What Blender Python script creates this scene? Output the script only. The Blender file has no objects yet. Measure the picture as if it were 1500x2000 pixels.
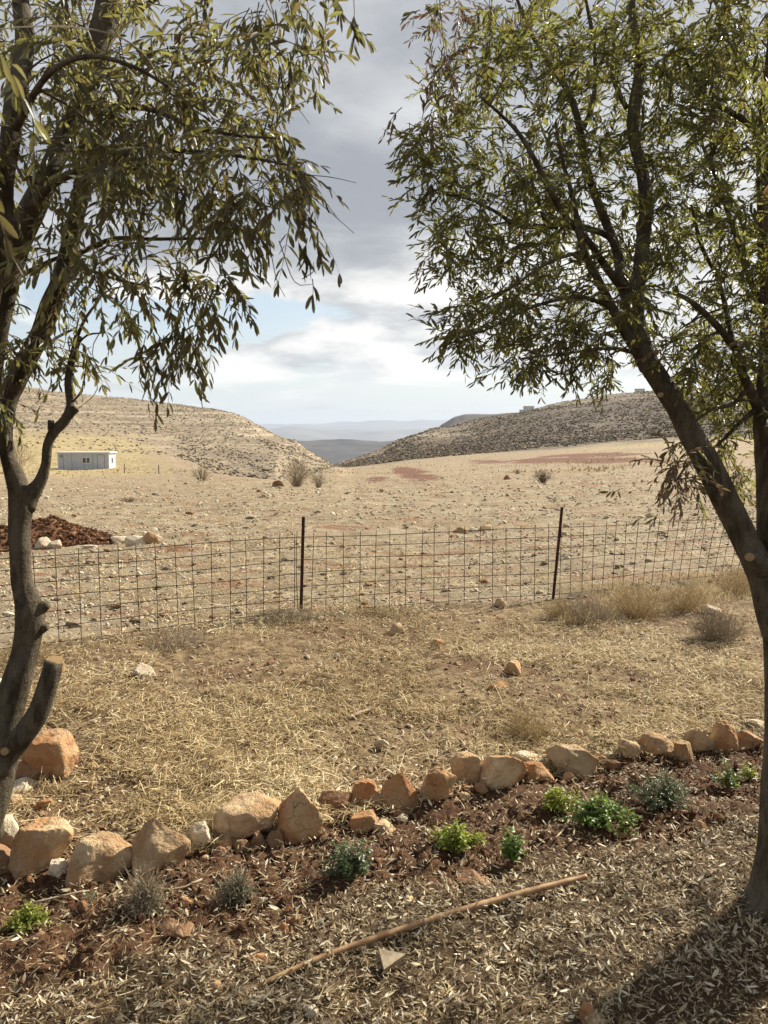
import bpy, math, random
import numpy as np
from mathutils import Vector, Matrix

S = bpy.context.scene
COL = S.collection
R = math.radians

# ------------------------------------------------------------------ camera
PITCH = math.atan(0.0998)
CAM = np.array([0.0, 0.0, 1.6])
cam_data = bpy.data.cameras.new('camera')
cam = bpy.data.objects.new('camera', cam_data)
COL.objects.link(cam)
cam.location = CAM
cam.rotation_euler = (math.pi / 2 - PITCH, 0, 0)
cam_data.sensor_fit = 'VERTICAL'
cam_data.sensor_height = 36.0
cam_data.sensor_width = 27.0
cam_data.lens = 27.0
cam_data.clip_start = 0.05
cam_data.clip_end = 60000
cam_data.dof.use_dof = True
cam_data.dof.focus_distance = 6.0
cam_data.dof.aperture_fstop = 10.0
S.camera = cam

# ------------------------------------------------------------------ world, sun, exposure
SUN_AZ = R(51)       # clockwise from straight ahead (+Y), to the right
SUN_EL = R(35)
SUN_STRENGTH = 5.0
SKY_STRENGTH = 0.07
EXPOSURE = 1.12
S.view_settings.view_transform = 'Standard'
S.view_settings.look = 'None'
S.view_settings.gamma = 1
S.view_settings.use_curve_mapping = False
S.view_settings.exposure = EXPOSURE
sun_dir = Vector((math.sin(SUN_AZ) * math.cos(SUN_EL), math.cos(SUN_AZ) * math.cos(SUN_EL), math.sin(SUN_EL)))
sl = bpy.data.lights.new('sun', 'SUN')
sl.energy = SUN_STRENGTH
sl.angle = R(0.55)
sl.color = (1.0, 0.915, 0.75)
so = bpy.data.objects.new('sun', sl)
COL.objects.link(so)
so.rotation_euler = (-sun_dir).to_track_quat('-Z', 'Y').to_euler()

S.render.engine = 'CYCLES'
S.cycles.use_denoising = True
S.cycles.max_bounces = 6
S.cycles.diffuse_bounces = 3
S.cycles.glossy_bounces = 2
S.cycles.transmission_bounces = 4
S.cycles.volume_bounces = 0
S.cycles.transparent_max_bounces = 6
S.cycles.sample_clamp_indirect = 4


class NT:
    """tiny helper for node trees"""
    def __init__(s, tree):
        s.t = tree
        s.n = tree.nodes
        s.l = tree.links

    def node(s, typ, **kw):
        nd = s.n.new(typ)
        for k, v in kw.items():
            setattr(nd, k, v)
        return nd

    def put(s, inp, v):
        if v is None:
            return
        if isinstance(v, bpy.types.NodeSocket):
            s.l.new(v, inp)
        elif isinstance(v, (tuple, list)):
            if inp.type == 'RGBA' and len(v) == 3:
                v = (*v, 1)
            inp.default_value = v
        else:
            inp.default_value = v

    def math(s, op, a, b=None, c=None, clamp=False):
        nd = s.node('ShaderNodeMath', operation=op, use_clamp=clamp)
        s.put(nd.inputs[0], a); s.put(nd.inputs[1], b); s.put(nd.inputs[2], c)
        return nd.outputs[0]

    def vmath(s, op, a, b=None):
        nd = s.node('ShaderNodeVectorMath', operation=op)
        s.put(nd.inputs[0], a); s.put(nd.inputs[1], b)
        return nd.outputs['Value'] if op in ('DOT_PRODUCT', 'LENGTH', 'DISTANCE') else nd.outputs[0]

    def scale(s, v, f):
        nd = s.node('ShaderNodeVectorMath', operation='SCALE')
        s.put(nd.inputs[0], v); s.put(nd.inputs['Scale'], f)
        return nd.outputs[0]

    def mix(s, f, a, b, mode='MIX'):
        nd = s.node('ShaderNodeMix', data_type='RGBA', blend_type=mode)
        s.put(nd.inputs[0], f); s.put(nd.inputs[6], a); s.put(nd.inputs[7], b)
        return nd.outputs[2]

    def ramp(s, v, lo, hi, a=0.0, b=1.0):
        nd = s.node('ShaderNodeMapRange', interpolation_type='SMOOTHSTEP')
        s.put(nd.inputs[0], v); s.put(nd.inputs[1], lo); s.put(nd.inputs[2], hi)
        s.put(nd.inputs[3], a); s.put(nd.inputs[4], b)
        return nd.outputs[0]

    def noise(s, vec, scale, detail=4, rough=0.55, dist=0.0):
        nd = s.node('ShaderNodeTexNoise')
        s.put(nd.inputs['Vector'], vec)
        nd.inputs['Scale'].default_value = scale
        nd.inputs['Detail'].default_value = detail
        nd.inputs['Roughness'].default_value = rough
        nd.inputs['Distortion'].default_value = dist
        return nd.outputs[0]

    def mapping(s, vec, scale=(1, 1, 1), loc=(0, 0, 0), rot=(0, 0, 0)):
        nd = s.node('ShaderNodeMapping')
        s.put(nd.inputs[0], vec)
        nd.inputs['Scale'].default_value = scale
        nd.inputs['Location'].default_value = loc
        nd.inputs['Rotation'].default_value = rot
        return nd.outputs[0]

    def attr(s, name):
        return s.node('ShaderNodeAttribute', attribute_name=name).outputs['Fac']

    def bump(s, h, strength=0.5, dist=0.01):
        nd = s.node('ShaderNodeBump')
        nd.inputs['Strength'].default_value = strength
        nd.inputs['Distance'].default_value = dist
        s.put(nd.inputs['Height'], h)
        return nd.outputs[0]


world = bpy.data.worlds.new('World')
S.world = world
world.use_nodes = True
w = NT(world.node_tree)
w.n.clear()
sky = w.node('ShaderNodeTexSky', sky_type='NISHITA')
sky.sun_disc = False
sky.sun_elevation = SUN_EL
sky.sun_rotation = SUN_AZ
sky.air_density = 1.0
sky.dust_density = 1.6
sky.ozone_density = 1.0
dirv = w.node('ShaderNodeTexCoord').outputs['Generated']
sep = w.node('ShaderNodeSeparateXYZ'); w.put(sep.inputs[0], dirv)
el = sep.outputs['Z']
# clouds lie on a flat layer overhead: project the direction on it
den = w.math('ADD', w.math('MAXIMUM', el, 0.0), 0.085)
cu = w.math('DIVIDE', sep.outputs['X'], den)
cv = w.math('DIVIDE', sep.outputs['Y'], den)
cmb = w.node('ShaderNodeCombineXYZ'); w.put(cmb.inputs[0], cu); w.put(cmb.inputs[1], cv)
uv = cmb.outputs[0]
n_big = w.noise(w.mapping(uv, (1, 1, 1), (3.1, 7.7, 0)), 0.42, 8, 0.55, 0.5)
n_mid = w.noise(w.mapping(uv, (1, 1.2, 1), (1.3, 0.4, 2)), 1.0, 9, 0.58, 0.3)
n_fine = w.noise(w.mapping(uv, (1, 1, 1), (5.5, 2.2, 4)), 3.0, 8, 0.6, 0.2)
# low cumulus bands need their own stretch, nearer the horizon
n_low = w.noise(w.mapping(dirv, (8, 8, 22), (0.3, 0.9, 0.12)), 1.0, 10, 0.55, 0.1)


def spot(az, elv, wx, wz):
    """soft patch of sky round a direction (degrees)"""
    d = (math.sin(R(az)) * math.cos(R(elv)), math.cos(R(az)) * math.cos(R(elv)), math.sin(R(elv)))
    dx = w.math('DIVIDE', w.math('SUBTRACT', sep.outputs['X'], d[0]), R(wx))
    dz = w.math('DIVIDE', w.math('SUBTRACT', el, d[2]), R(wz))
    q = w.math('ADD', w.math('MULTIPLY', dx, dx), w.math('MULTIPLY', dz, dz))
    front = w.math('GREATER_THAN', sep.outputs['Y'], 0.0)
    return w.math('MULTIPLY', w.math('POWER', 2.718, w.math('MULTIPLY', q, -1.0)), front)


# cover: heavy above about 12 degrees, broken below, thin veil at the horizon
cover = w.math('ADD', w.math('MULTIPLY', n_big, 0.55), w.math('MULTIPLY', n_mid, 0.45))
cover = w.math('ADD', cover, w.ramp(el, 0.12, 0.26, -0.02, 0.30))
cover = w.math('ADD', cover, w.math('MULTIPLY', w.math('MULTIPLY', w.ramp(el, 0.05, 0.10), w.ramp(el, 0.30, 0.22)), w.math('SUBTRACT', n_low, 0.33)))
cover = w.math('ADD', cover, w.math('MULTIPLY', spot(0, 13, 14, 2.2), 0.12))
cover = w.math('SUBTRACT', cover, w.math('MULTIPLY', spot(-10, 9.0, 6, 1.8), 0.26))
cover = w.math('SUBTRACT', cover, w.math('MULTIPLY', spot(-24, 8.0, 9, 3.0), 0.25))
cover = w.math('ADD', cover, w.math('MULTIPLY', spot(1.5, 9.5, 5, 2.2), 0.18))
cover = w.math('ADD', cover, w.math('MULTIPLY', spot(-6.0, 6.3, 8, 0.9), w.math('MULTIPLY', w.math('SUBTRACT', n_low, 0.30), 0.95)))
cmask = w.ramp(cover, 0.47, 0.60)
# darkness of the underside
dk = w.math('ADD', w.math('MULTIPLY', n_big, 0.5), w.math('MULTIPLY', n_mid, 0.5))
dk = w.math('ADD', dk, w.math('MULTIPLY', w.math('SUBTRACT', n_fine, 0.5), 0.25))
dk = w.math('ADD', dk, w.ramp(el, 0.13, 0.28, -0.14, 0.10))
dk = w.math('ADD', dk, w.math('MULTIPLY', spot(-3, 16.5, 9, 3.5), 0.10))
dk = w.math('SUBTRACT', dk, w.math('MULTIPLY', spot(1.5, 21.0, 5, 2.2), 0.16))
dk = w.math('SUBTRACT', dk, w.math('MULTIPLY', spot(20, 17.0, 14, 9), 0.12))
dmask = w.ramp(dk, 0.40, 0.68)
sdot = w.math('MAXIMUM', w.vmath('DOT_PRODUCT', dirv, tuple(sun_dir)), 0.0)
glow = w.math('POWER', sdot, 12.0)
lowc = w.mix(w.ramp(n_low, 0.36, 0.62), (0.27, 0.28, 0.29), (0.52, 0.51, 0.485))
bright = w.mix(w.ramp(el, 0.20, 0.30), lowc, (0.36, 0.37, 0.375))
bright = w.mix(glow, bright, (0.62, 0.61, 0.58))
dark = w.mix(glow, (0.170, 0.180, 0.200), (0.36, 0.37, 0.375))
ccol = w.mix(dmask, bright, dark)
skyc = w.mix(1.0, sky.outputs[0], (SKY_STRENGTH, SKY_STRENGTH, SKY_STRENGTH), 'MULTIPLY')
skyc = w.mix(w.ramp(el, 0.0, 0.16, 0.82, 0.22), skyc, (0.42, 0.445, 0.435))
fin = w.mix(cmask, skyc, ccol)
bg = w.node('ShaderNodeBackground')
w.put(bg.inputs[0], fin)
bg.inputs[1].default_value = 1.0
wo = w.node('ShaderNodeOutputWorld')
w.l.new(bg.outputs[0], wo.inputs[0])

# ------------------------------------------------------------------ numeric helpers
F_ = np.array([0.0, math.cos(PITCH), -math.sin(PITCH)])
U_ = np.array([0.0, math.sin(PITCH), math.cos(PITCH)])
R_ = np.array([1.0, 0.0, 0.0])


def ray(px, py):
    return F_ + R_ * ((px - 750.0) / 1500.0) + U_ * ((1000.0 - py) / 1500.0)


def P(px, py, d):
    return CAM + ray(px, py) * d


def _hash(ix, iy, seed):
    h = (ix.astype(np.int64) * 374761393 + iy.astype(np.int64) * 668265263 + seed * 1442695041) & 0xffffffff
    h = ((h ^ (h >> 13)) * 1274126177) & 0xffffffff
    h = h ^ (h >> 16)
    return (h & 0xffffff) / float(0xffffff)


def vnoise(x, y, seed=0):
    x = np.asarray(x, float); y = np.asarray(y, float)
    ix = np.floor(x).astype(np.int64); iy = np.floor(y).astype(np.int64)
    fx = x - ix; fy = y - iy
    fx = fx * fx * (3 - 2 * fx); fy = fy * fy * (3 - 2 * fy)
    a = _hash(ix, iy, seed); b = _hash(ix + 1, iy, seed); c = _hash(ix, iy + 1, seed); d = _hash(ix + 1, iy + 1, seed)
    return (a * (1 - fx) + b * fx) * (1 - fy) + (c * (1 - fx) + d * fx) * fy


def fbm(x, y, seed=0, octv=4):
    s = 0.0; a = 0.5; t = 0.0
    for k in range(octv):
        s = s + a * vnoise(x * 2 ** k + 17.3 * k, y * 2 ** k - 9.1 * k, seed + k); t += a; a *= 0.5
    return s / t


def n3(p, f, seed):
    """cheap 3d noise from three 2d slices, p (n,3)"""
    return (fbm(p[:, 0] * f + p[:, 2] * 0.37 * f, p[:, 1] * f - p[:, 2] * 0.61 * f, seed, 3)
            + fbm(p[:, 1] * f + 5.2 + p[:, 0] * 0.3 * f, p[:, 2] * f + 1.7, seed + 9, 3)
            + fbm(p[:, 2] * f - 3.3 - p[:, 1] * 0.2 * f, p[:, 0] * f + 8.1, seed + 21, 3)) / 3 - 0.5


def sm(x, a, b):
    t = np.clip((x - a) / (b - a), 0, 1)
    return t * t * (3 - 2 * t)


# ------------------------------------------------------------------ terrain heights (one function for the whole land)
# per bearing: (bearing px) and knots of (screen height of that knot, distance)
KC = np.array([-700, 0, 150, 330, 430, 540, 600, 650, 690, 800, 1000, 1300, 1500, 2200], float)
K3 = [(865, 112), (912, 112), (915, 112), (914, 100), (927, 75), (940, 52), (930, 85), (912, 135), (914, 140), (903, 145), (888, 150), (866, 150), (856, 150), (850, 150)]
K4 = [(845, 160), (868, 160), (878, 160), (891, 150), (915, 120), (938, 80), (928, 130), (914, 165), (912, 165), (898, 168), (881, 172), (858, 172), (848, 172), (840, 172)]
K5 = [(805, 240), (820, 235), (830, 230), (850, 225), (868, 200), (890, 170), (900, 195), (914, 200), (906, 200), (880, 230), (850, 245), (818, 260), (806, 260), (798, 260)]
RIDX = np.array([-700, 0, 70, 150, 250, 350, 400, 430, 460, 480, 512, 545, 565, 580, 596, 620, 650, 690, 740, 800, 850, 900, 1000, 1100, 1180, 1260, 1400, 1500, 2200], float)
RIDY = np.array([735, 750, 755, 768, 777, 788, 796, 800, 806, 815, 834, 852, 858, 861, 875, 890, 907, 897, 880, 856, 838, 829, 808, 787, 776, 764, 752, 745, 735], float)
RIDR = np.interp(RIDX, [-700, 0, 350, 480, 580, 650, 800, 1000, 1300, 2200], [360, 360, 340, 310, 280, 250, 300, 350, 400, 420])


def slope(px, py):
    d = F_[None] + R_[None] * ((px[:, None] - 750) / 1500) + U_[None] * ((1000 - py[:, None]) / 1500)
    return d[:, 2] / np.hypot(d[:, 0], d[:, 1])


def theta_of(px):
    return np.arctan2((px - 750) / 1500.0, 0.998)


TH = np.linspace(-math.pi, math.pi, 1441)
LR = np.linspace(math.log(0.05), math.log(1600.0), 500)
thc = theta_of(KC)
thr = theta_of(RIDX)


def kn(arr):
    a = np.array(arr, float)
    r = np.interp(TH, thc, a[:, 1]); z = 1.6 + slope(KC, a[:, 0]) * a[:, 1]
    # interpolate the slope, then multiply, so silhouettes stay where they are
    s_ = np.interp(TH, thc, slope(KC, a[:, 0]))
    return r, 1.6 + s_ * r


r3, z3 = kn(K3); r4, z4 = kn(K4); r5, z5 = kn(K5)
r6 = np.interp(TH, thr, RIDR)
rs = np.interp(TH, thr, slope(RIDX, RIDY))
z6 = 1.6 + rs * r6
# dips hidden behind the field's far edge on the left of the gap
dip = np.interp(TH, theta_of(np.array([380, 430, 540, 600, 640, 680.])), [0, -1.5, -3.5, -3.5, -1.2, 0])
z4 = z4 + dip
KR = np.stack([0 * r3, 0 * r3 + 6, 0 * r3 + 20, r3, r4, r5, r6, r6 + 60, r6 + 420, 0 * r3 + 1700], 1)
KZ = np.stack([0 * r3, 0 * r3, 0 * r3 - 0.36, z3, z4, z5, z6, z6 - 7, z6 * 0 - 60, z6 * 0 - 135], 1)


def pchip_cols(KR, KZ, r):
    """monotone cubic for each column; r (ncol, m)"""
    out = np.empty_like(r)
    h = np.diff(KR, axis=1); dl = np.diff(KZ, axis=1) / h
    m = np.zeros_like(KZ)
    m[:, 1:-1] = np.where(dl[:, :-1] * dl[:, 1:] > 0, 2 * dl[:, :-1] * dl[:, 1:] / (dl[:, :-1] + dl[:, 1:] + 1e-12), 0)
    m[:, 0] = dl[:, 0]; m[:, -1] = dl[:, -1]
    for c in range(KR.shape[0]):
        i = np.clip(np.searchsorted(KR[c], r[c], side='right') - 1, 0, KR.shape[1] - 2)
        t = np.clip((r[c] - KR[c][i]) / h[c][i], 0, 1)
        a, b = KZ[c][i], KZ[c][i + 1]
        ma, mb = m[c][i] * h[c][i], m[c][i + 1] * h[c][i]
        out[c] = (2 * t**3 - 3 * t**2 + 1) * a + (t**3 - 2 * t**2 + t) * ma + (-2 * t**3 + 3 * t**2) * b + (t**3 - t**2) * mb
    return out


ZT = pchip_cols(KR, KZ, np.repeat(np.exp(LR)[None], len(TH), 0))


def macro(x, y):
    x = np.asarray(x, float); y = np.asarray(y, float)
    th = np.arctan2(x, y); lr = np.log(np.maximum(np.hypot(x, y), 0.051))
    a = np.clip((th - TH[0]) / (TH[1] - TH[0]), 0, len(TH) - 1.001)
    b = np.clip((lr - LR[0]) / (LR[1] - LR[0]), 0, len(LR) - 1.001)
    i = a.astype(int); j = b.astype(int); u = a - i; v = b - j
    return (ZT[i, j] * (1 - u) * (1 - v) + ZT[i + 1, j] * u * (1 - v) + ZT[i, j + 1] * (1 - u) * v + ZT[i + 1, j + 1] * u * v)


def G0(px, py):
    d = ray(px, py); k = CAM[2] / -d[2]
    return CAM + d * k


# the row of rocks: y of the row at each x
_b = np.array([G0(x, y)[:2] for x, y in [(-200, 1740), (30, 1712), (200, 1722), (320, 1698), (480, 1640), (590, 1633), (710, 1600), (860, 1575), (980, 1548), (1120, 1513), (1280, 1487), (1420, 1462), (1600, 1440), (1900, 1420)]])
_l = np.array([G0(x, y)[:2] for x, y in [(-200, 1960), (0, 1935), (200, 1900), (400, 1830), (560, 1800), (720, 1735), (1000, 1700), (1250, 1640), (1450, 1600), (1900, 1560)]])


def border_y(x):
    return np.interp(x, _b[:, 0], _b[:, 1])


def litter_y(x):
    return np.interp(x, _l[:, 0], _l[:, 1])


def soil_mask(x, y):
    """red garden soil between the litter in front and the row of rocks"""
    n = fbm(x * 3.5, y * 3.5, 41, 4) - 0.5
    lo = litter_y(x) + n * 0.35; hi = border_y(x) + 0.12 + n * 0.15
    m = sm(y, lo - 0.08, lo + 0.10) * (1 - sm(y, hi, hi + 0.12))
    left = (1 - sm(x, -1.2, -0.75 + n)) * (1 - sm(y, border_y(x) - .1, border_y(x) + 0.1)) * sm(y, 1.9 + n, 2.2 + n) * 0.9
    return np.maximum(m, left)


FENCE = [(-6.6, 3.4), (-2.45, 5.8), (-0.76, 6.78), (1.69, 7.54), (4.3, 9.1), (9.0, 12.2)]


def fence_y(x):
    return np.interp(x, [p[0] for p in FENCE], [p[1] for p in FENCE])


def micro(x, y):
    r = np.hypot(x, y)
    s = soil_mask(x, y)
    inside = 1 - sm(y - fence_y(x), -0.4, 0.6)
    m = (fbm(x * 2.2, y * 2.2, 5, 3) - 0.5) * 0.055 * sm(r, 0.5, 2.0)
    m = m + (fbm(x * 11, y * 11, 6, 3) - 0.5) * (0.018 + 0.05 * s + 0.012 * inside)
    m = m + (fbm(x * 45, y * 45, 8, 2) - 0.5) * (0.006 + 0.018 * s) * (r < 9)
    f = (1 - inside) * sm(r, 7, 12)
    m = m + f * (fbm(x * 0.35, y * 0.35, 11, 3) - 0.5) * 0.22 * (1 - sm(r, 40, 90) * 0.4)
    m = m + f * (fbm(x * 1.7, y * 1.7, 12, 4) - 0.5) * 0.13
    h = sm(r, 120, 200)
    m = m + h * ((fbm(x * 0.03, y * 0.03, 14, 4) - 0.5) * 4.0 * sm(r, 150, 230) * (1 - sm(np.abs(r - np.interp(np.arctan2(x, y), thr, RIDR)), 0, 60) * 0.0))
    return m


def H(x, y):
    return macro(x, y) + micro(x, y)


def G(px, py):
    """where the line of sight through a photo pixel meets the land"""
    d = ray(px, py)
    t = np.concatenate([np.linspace(1.0, 20, 800), np.geomspace(20, 600, 900)[1:]])
    p = CAM[None] + d[None] * t[:, None]
    below = p[:, 2] < macro(p[:, 0], p[:, 1])
    k = int(np.argmax(below)) if below.any() else len(t) - 1
    q = p[k]
    return np.array([q[0], q[1], float(H(q[0], q[1]))]), t[k]


# ------------------------------------------------------------------ mesh helpers
def mesh_np(name, V, faces, mat=None, smooth=True, attrs=None):
    """faces: list of (n,k) int arrays"""
    me = bpy.data.meshes.new(name)
    V = np.asarray(V, np.float32)
    loops = np.concatenate([f.ravel() for f in faces]).astype(np.int32)
    tot = np.concatenate([np.full(len(f), f.shape[1]) for f in faces]).astype(np.int32)
    start = np.concatenate([[0], np.cumsum(tot)[:-1]]).astype(np.int32)
    me.vertices.add(len(V)); me.vertices.foreach_set('co', V.ravel())
    me.loops.add(len(loops)); me.loops.foreach_set('vertex_index', loops)
    me.polygons.add(len(tot)); me.polygons.foreach_set('loop_start', start); me.polygons.foreach_set('loop_total', tot)
    me.polygons.foreach_set('use_smooth', np.full(len(tot), bool(smooth)))
    for k, v in (attrs or {}).items():
        a = me.attributes.new(k, 'FLOAT', 'POINT')
        a.data.foreach_set('value', np.asarray(v, np.float32))
    me.update(calc_edges=True)
    if mat:
        me.materials.append(mat)
    return me


def link(name, me, parent=None, loc=None):
    o = bpy.data.objects.new(name, me)
    COL.objects.link(o)
    if parent is not None:
        o.parent = parent
    if loc is not None:
        o.location = loc
    return o


def tag(o, label=None, cat=None, group=None, kind=None):
    if label: o['label'] = label
    if cat: o['category'] = cat
    if group: o['group'] = group
    if kind: o['kind'] = kind
    return o


def empty(name, loc=(0, 0, 0), rz=0.0):
    o = bpy.data.objects.new(name, None)
    COL.objects.link(o)
    o.location = loc
    o.rotation_euler = (0, 0, rz)
    o.empty_display_size = 0.1
    return o


class Acc:
    def __init__(s):
        s.V = []; s.F = {}; s.n = 0; s.A = {}

    def add(s, V, faces, **attrs):
        V = np.asarray(V, float)
        s.V.append(V)
        for f in faces:
            f = np.asarray(f)
            s.F.setdefault(f.shape[1], []).append(f + s.n)
        for k, v in attrs.items():
            s.A.setdefault(k, []).append(np.broadcast_to(np.asarray(v, float), (len(V),)))
        s.n += len(V)

    def mesh(s, name, mat, smooth=True):
        return mesh_np(name, np.concatenate(s.V), [np.concatenate(f) for f in s.F.values()], mat, smooth,
                       {k: np.concatenate(v) for k, v in s.A.items()})


def box(a, b):
    x0, y0, z0 = a; x1, y1, z1 = b
    V = np.array([(x0, y0, z0), (x1, y0, z0), (x1, y1, z0), (x0, y1, z0), (x0, y0, z1), (x1, y0, z1), (x1, y1, z1), (x0, y1, z1)], float)
    Fq = np.array([(0, 3, 2, 1), (4, 5, 6, 7), (0, 1, 5, 4), (1, 2, 6, 5), (2, 3, 7, 6), (3, 0, 4, 7)])
    return V, [Fq]


def bake(V, faces, M, T, name=None, mat=None, smooth=True, attrs=None, parent=None):
    """many copies of a little template as one mesh: M (n,3,3), T (n,3)"""
    n = len(T); k = len(V)
    W = np.einsum('nij,kj->nki', M, V) + T[:, None, :]
    off = (np.arange(n) * k)[:, None, None]
    FF = [(f[None] + off).reshape(-1, f.shape[1]) for f in faces]
    at = {a: np.repeat(v, k) for a, v in (attrs or {}).items()}
    return mesh_np(name, W.reshape(-1, 3), FF, mat, smooth, at)


def frames(xd, up):
    """matrices whose x axis is xd and z axis near up"""
    xd = xd / np.linalg.norm(xd, axis=1, keepdims=True)
    y = np.cross(up, xd); y /= np.linalg.norm(y, axis=1, keepdims=True) + 1e-9
    z = np.cross(xd, y)
    return np.stack([xd, y, z], 2)


def catmull(pts, rad, seg=0.03, minseg=3):
    pts = np.asarray(pts, float); rad = np.asarray(rad, float)
    if len(pts) == 2:
        k = max(minseg, int(np.linalg.norm(pts[1] - pts[0]) / seg))
        t = np.linspace(0, 1, k + 1)[:, None]
        return pts[0] * (1 - t) + pts[1] * t, rad[0] * (1 - t[:, 0]) + rad[1] * t[:, 0]
    ext = np.vstack([2 * pts[0] - pts[1], pts, 2 * pts[-1] - pts[-2]])
    rr = np.concatenate([[rad[0]], rad, [rad[-1]]])
    op = []; orr = []
    for i in range(len(pts) - 1):
        p0, p1, p2, p3 = ext[i:i + 4]
        k = max(minseg, int(np.linalg.norm(p2 - p1) / seg))
        t = (np.arange(k) / k)[:, None]
        op.append(0.5 * ((2 * p1) + (-p0 + p2) * t + (2 * p0 - 5 * p1 + 4 * p2 - p3) * t**2 + (-p0 + 3 * p1 - 3 * p2 + p3) * t**3))
        t = t[:, 0]; t = t * t * (3 - 2 * t)
        orr.append(rr[i + 1] * (1 - t) + rr[i + 2] * t)
    op.append(pts[-1:]); orr.append(rad[-1:])
    return np.concatenate(op), np.concatenate(orr)


def tube(acc, pts, rad, sides=12, bumpy=0.0, seed=0, cap=True, spline=True, seg=0.03, **at):
    if spline:
        pts, rad = catmull(pts, rad, seg)
    else:
        pts = np.asarray(pts, float); rad = np.asarray(rad, float)
    n = len(pts)
    tan = np.gradient(pts, axis=0); tan /= np.linalg.norm(tan, axis=1, keepdims=True) + 1e-12
    ref = np.array([0.3, 0.1, 1.0]) if abs(tan[0][2]) < 0.9 else np.array([1.0, 0.2, 0.0])
    u = np.cross(tan[0], ref); u /= np.linalg.norm(u)
    a = np.linspace(0, 2 * math.pi, sides, endpoint=False)
    V = np.empty((n, sides, 3))
    s = np.concatenate([[0], np.cumsum(np.linalg.norm(np.diff(pts, axis=0), axis=1))])
    for i in range(n):
        u = u - tan[i] * np.dot(u, tan[i]); u /= np.linalg.norm(u) + 1e-12
        v = np.cross(tan[i], u)
        r = rad[i]
        if bumpy:
            r = r * (1 + bumpy * ((vnoise(np.cos(a) * 1.2 + 7, np.sin(a) * 1.2 + s[i] * 7.0, seed) - 0.5) * 2
                                  + 0.4 * (vnoise(np.cos(a) * 3 + 7, np.sin(a) * 3 + s[i] * 25.0, seed + 3) - 0.5)))
        else:
            r = np.full(sides, r)
        V[i] = pts[i] + np.cos(a)[:, None] * r[:, None] * u + np.sin(a)[:, None] * r[:, None] * v
    i = np.arange(n - 1)[:, None] * sides; j = np.arange(sides)[None]; j2 = (j + 1) % sides
    Fq = np.stack([i + j, i + j2, i + sides + j2, i + sides + j], 2).reshape(-1, 4)
    V = V.reshape(-1, 3)
    fs = [Fq]
    if cap:
        V = np.vstack([V, pts[0], pts[-1]]); c0, c1 = n * sides, n * sides + 1
        jj = np.arange(sides); j2 = (jj + 1) % sides
        fs.append(np.stack([np.full(sides, c0), j2, jj], 1))
        fs.append(np.stack([np.full(sides, c1), (n - 1) * sides + jj, (n - 1) * sides + j2], 1))
    acc.add(V, fs, **at)
    return pts, rad


def fast_tubes(acc, segs):
    """many thin 3-sided straight pieces: segs list of (p0, p1, r0, r1, value)"""
    if not segs:
        return
    p0 = np.array([s[0] for s in segs]); p1 = np.array([s[1] for s in segs])
    r0 = np.array([s[2] for s in segs]); r1 = np.array([s[3] for s in segs]); vv = np.array([s[4] for s in segs])
    t = p1 - p0; L = np.linalg.norm(t, axis=1, keepdims=True); t = t / (L + 1e-9)
    ref = np.where(np.abs(t[:, 2:3]) < 0.9, np.array([[0, 0, 1.0]]), np.array([[1.0, 0, 0]]))
    u = np.cross(t, ref); u /= np.linalg.norm(u, axis=1, keepdims=True); v = np.cross(t, u)
    n = len(p0); V = np.empty((n, 6, 3))
    for k in range(3):
        a = 2 * math.pi * k / 3
        dd = math.cos(a) * u + math.sin(a) * v
        V[:, k] = p0 + dd * r0[:, None]; V[:, 3 + k] = p1 + dd * r1[:, None]
    b = (np.arange(n) * 6)[:, None]
    Fq = np.concatenate([b + np.array([[0, 1, 4, 3]]), b + np.array([[1, 2, 5, 4]]), b + np.array([[2, 0, 3, 5]])])
    acc.add(V.reshape(-1, 3), [Fq], rnd=np.repeat(vv, 6))


def ico(sub):
    import bmesh
    bm = bmesh.new()
    bmesh.ops.create_icosphere(bm, subdivisions=sub, radius=1.0)
    V = np.array([v.co[:] for v in bm.verts]); Fc = np.array([[v.index for v in f.verts] for f in bm.faces])
    bm.free()
    return V, Fc


ICO = {k: ico(k) for k in (1, 2, 3, 4, 5)}


def rock_shape(seed, sub=4, planes=9, rough=0.05, soft=0.0):
    """a lump of stone broken along flat faces, then pitted"""
    rng = np.random.RandomState(seed)
    V, Fc = ICO[sub]
    N = rng.normal(size=(planes, 3)); N /= np.linalg.norm(N, axis=1, keepdims=True)
    N = np.vstack([N, [[0, 0, -1]], [[0, 0, 1]]])
    D = np.concatenate([rng.uniform(0.48, 0.85, planes), [0.6], [rng.uniform(.6, .9)]])
    q = N @ V.T
    r = np.where(q > 0.05, D[:, None] / np.maximum(q, 0.05), 9)
    k = 38.0
    r = -np.log(np.exp(-k * r).sum(0) + np.exp(-k * 1.08)) / k
    P_ = V * r[:, None]
    if rough:
        P_ = P_ * (1 + rough * 2.2 * n3(V, 2.2, seed)[:, None] + rough * 1.2 * n3(V, 6.5, seed + 5)[:, None])
        if sub >= 4:
            P_ = P_ * (1 + rough * 0.55 * n3(V, 17, seed + 8)[:, None])
    return P_, Fc


# ------------------------------------------------------------------ materials
def new_mat(name):
    m = bpy.data.materials.new(name)
    m.use_nodes = True
    t = NT(m.node_tree)
    b = m.node_tree.nodes['Principled BSDF']
    b.inputs['Roughness'].default_value = 0.9
    b.inputs['Specular IOR Level'].default_value = 0.2
    return m, t, b


def objco(t):
    return t.node('ShaderNodeTexCoord').outputs['Object']


def geopos(t):
    return t.node('ShaderNodeNewGeometry').outputs['Position']


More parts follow.
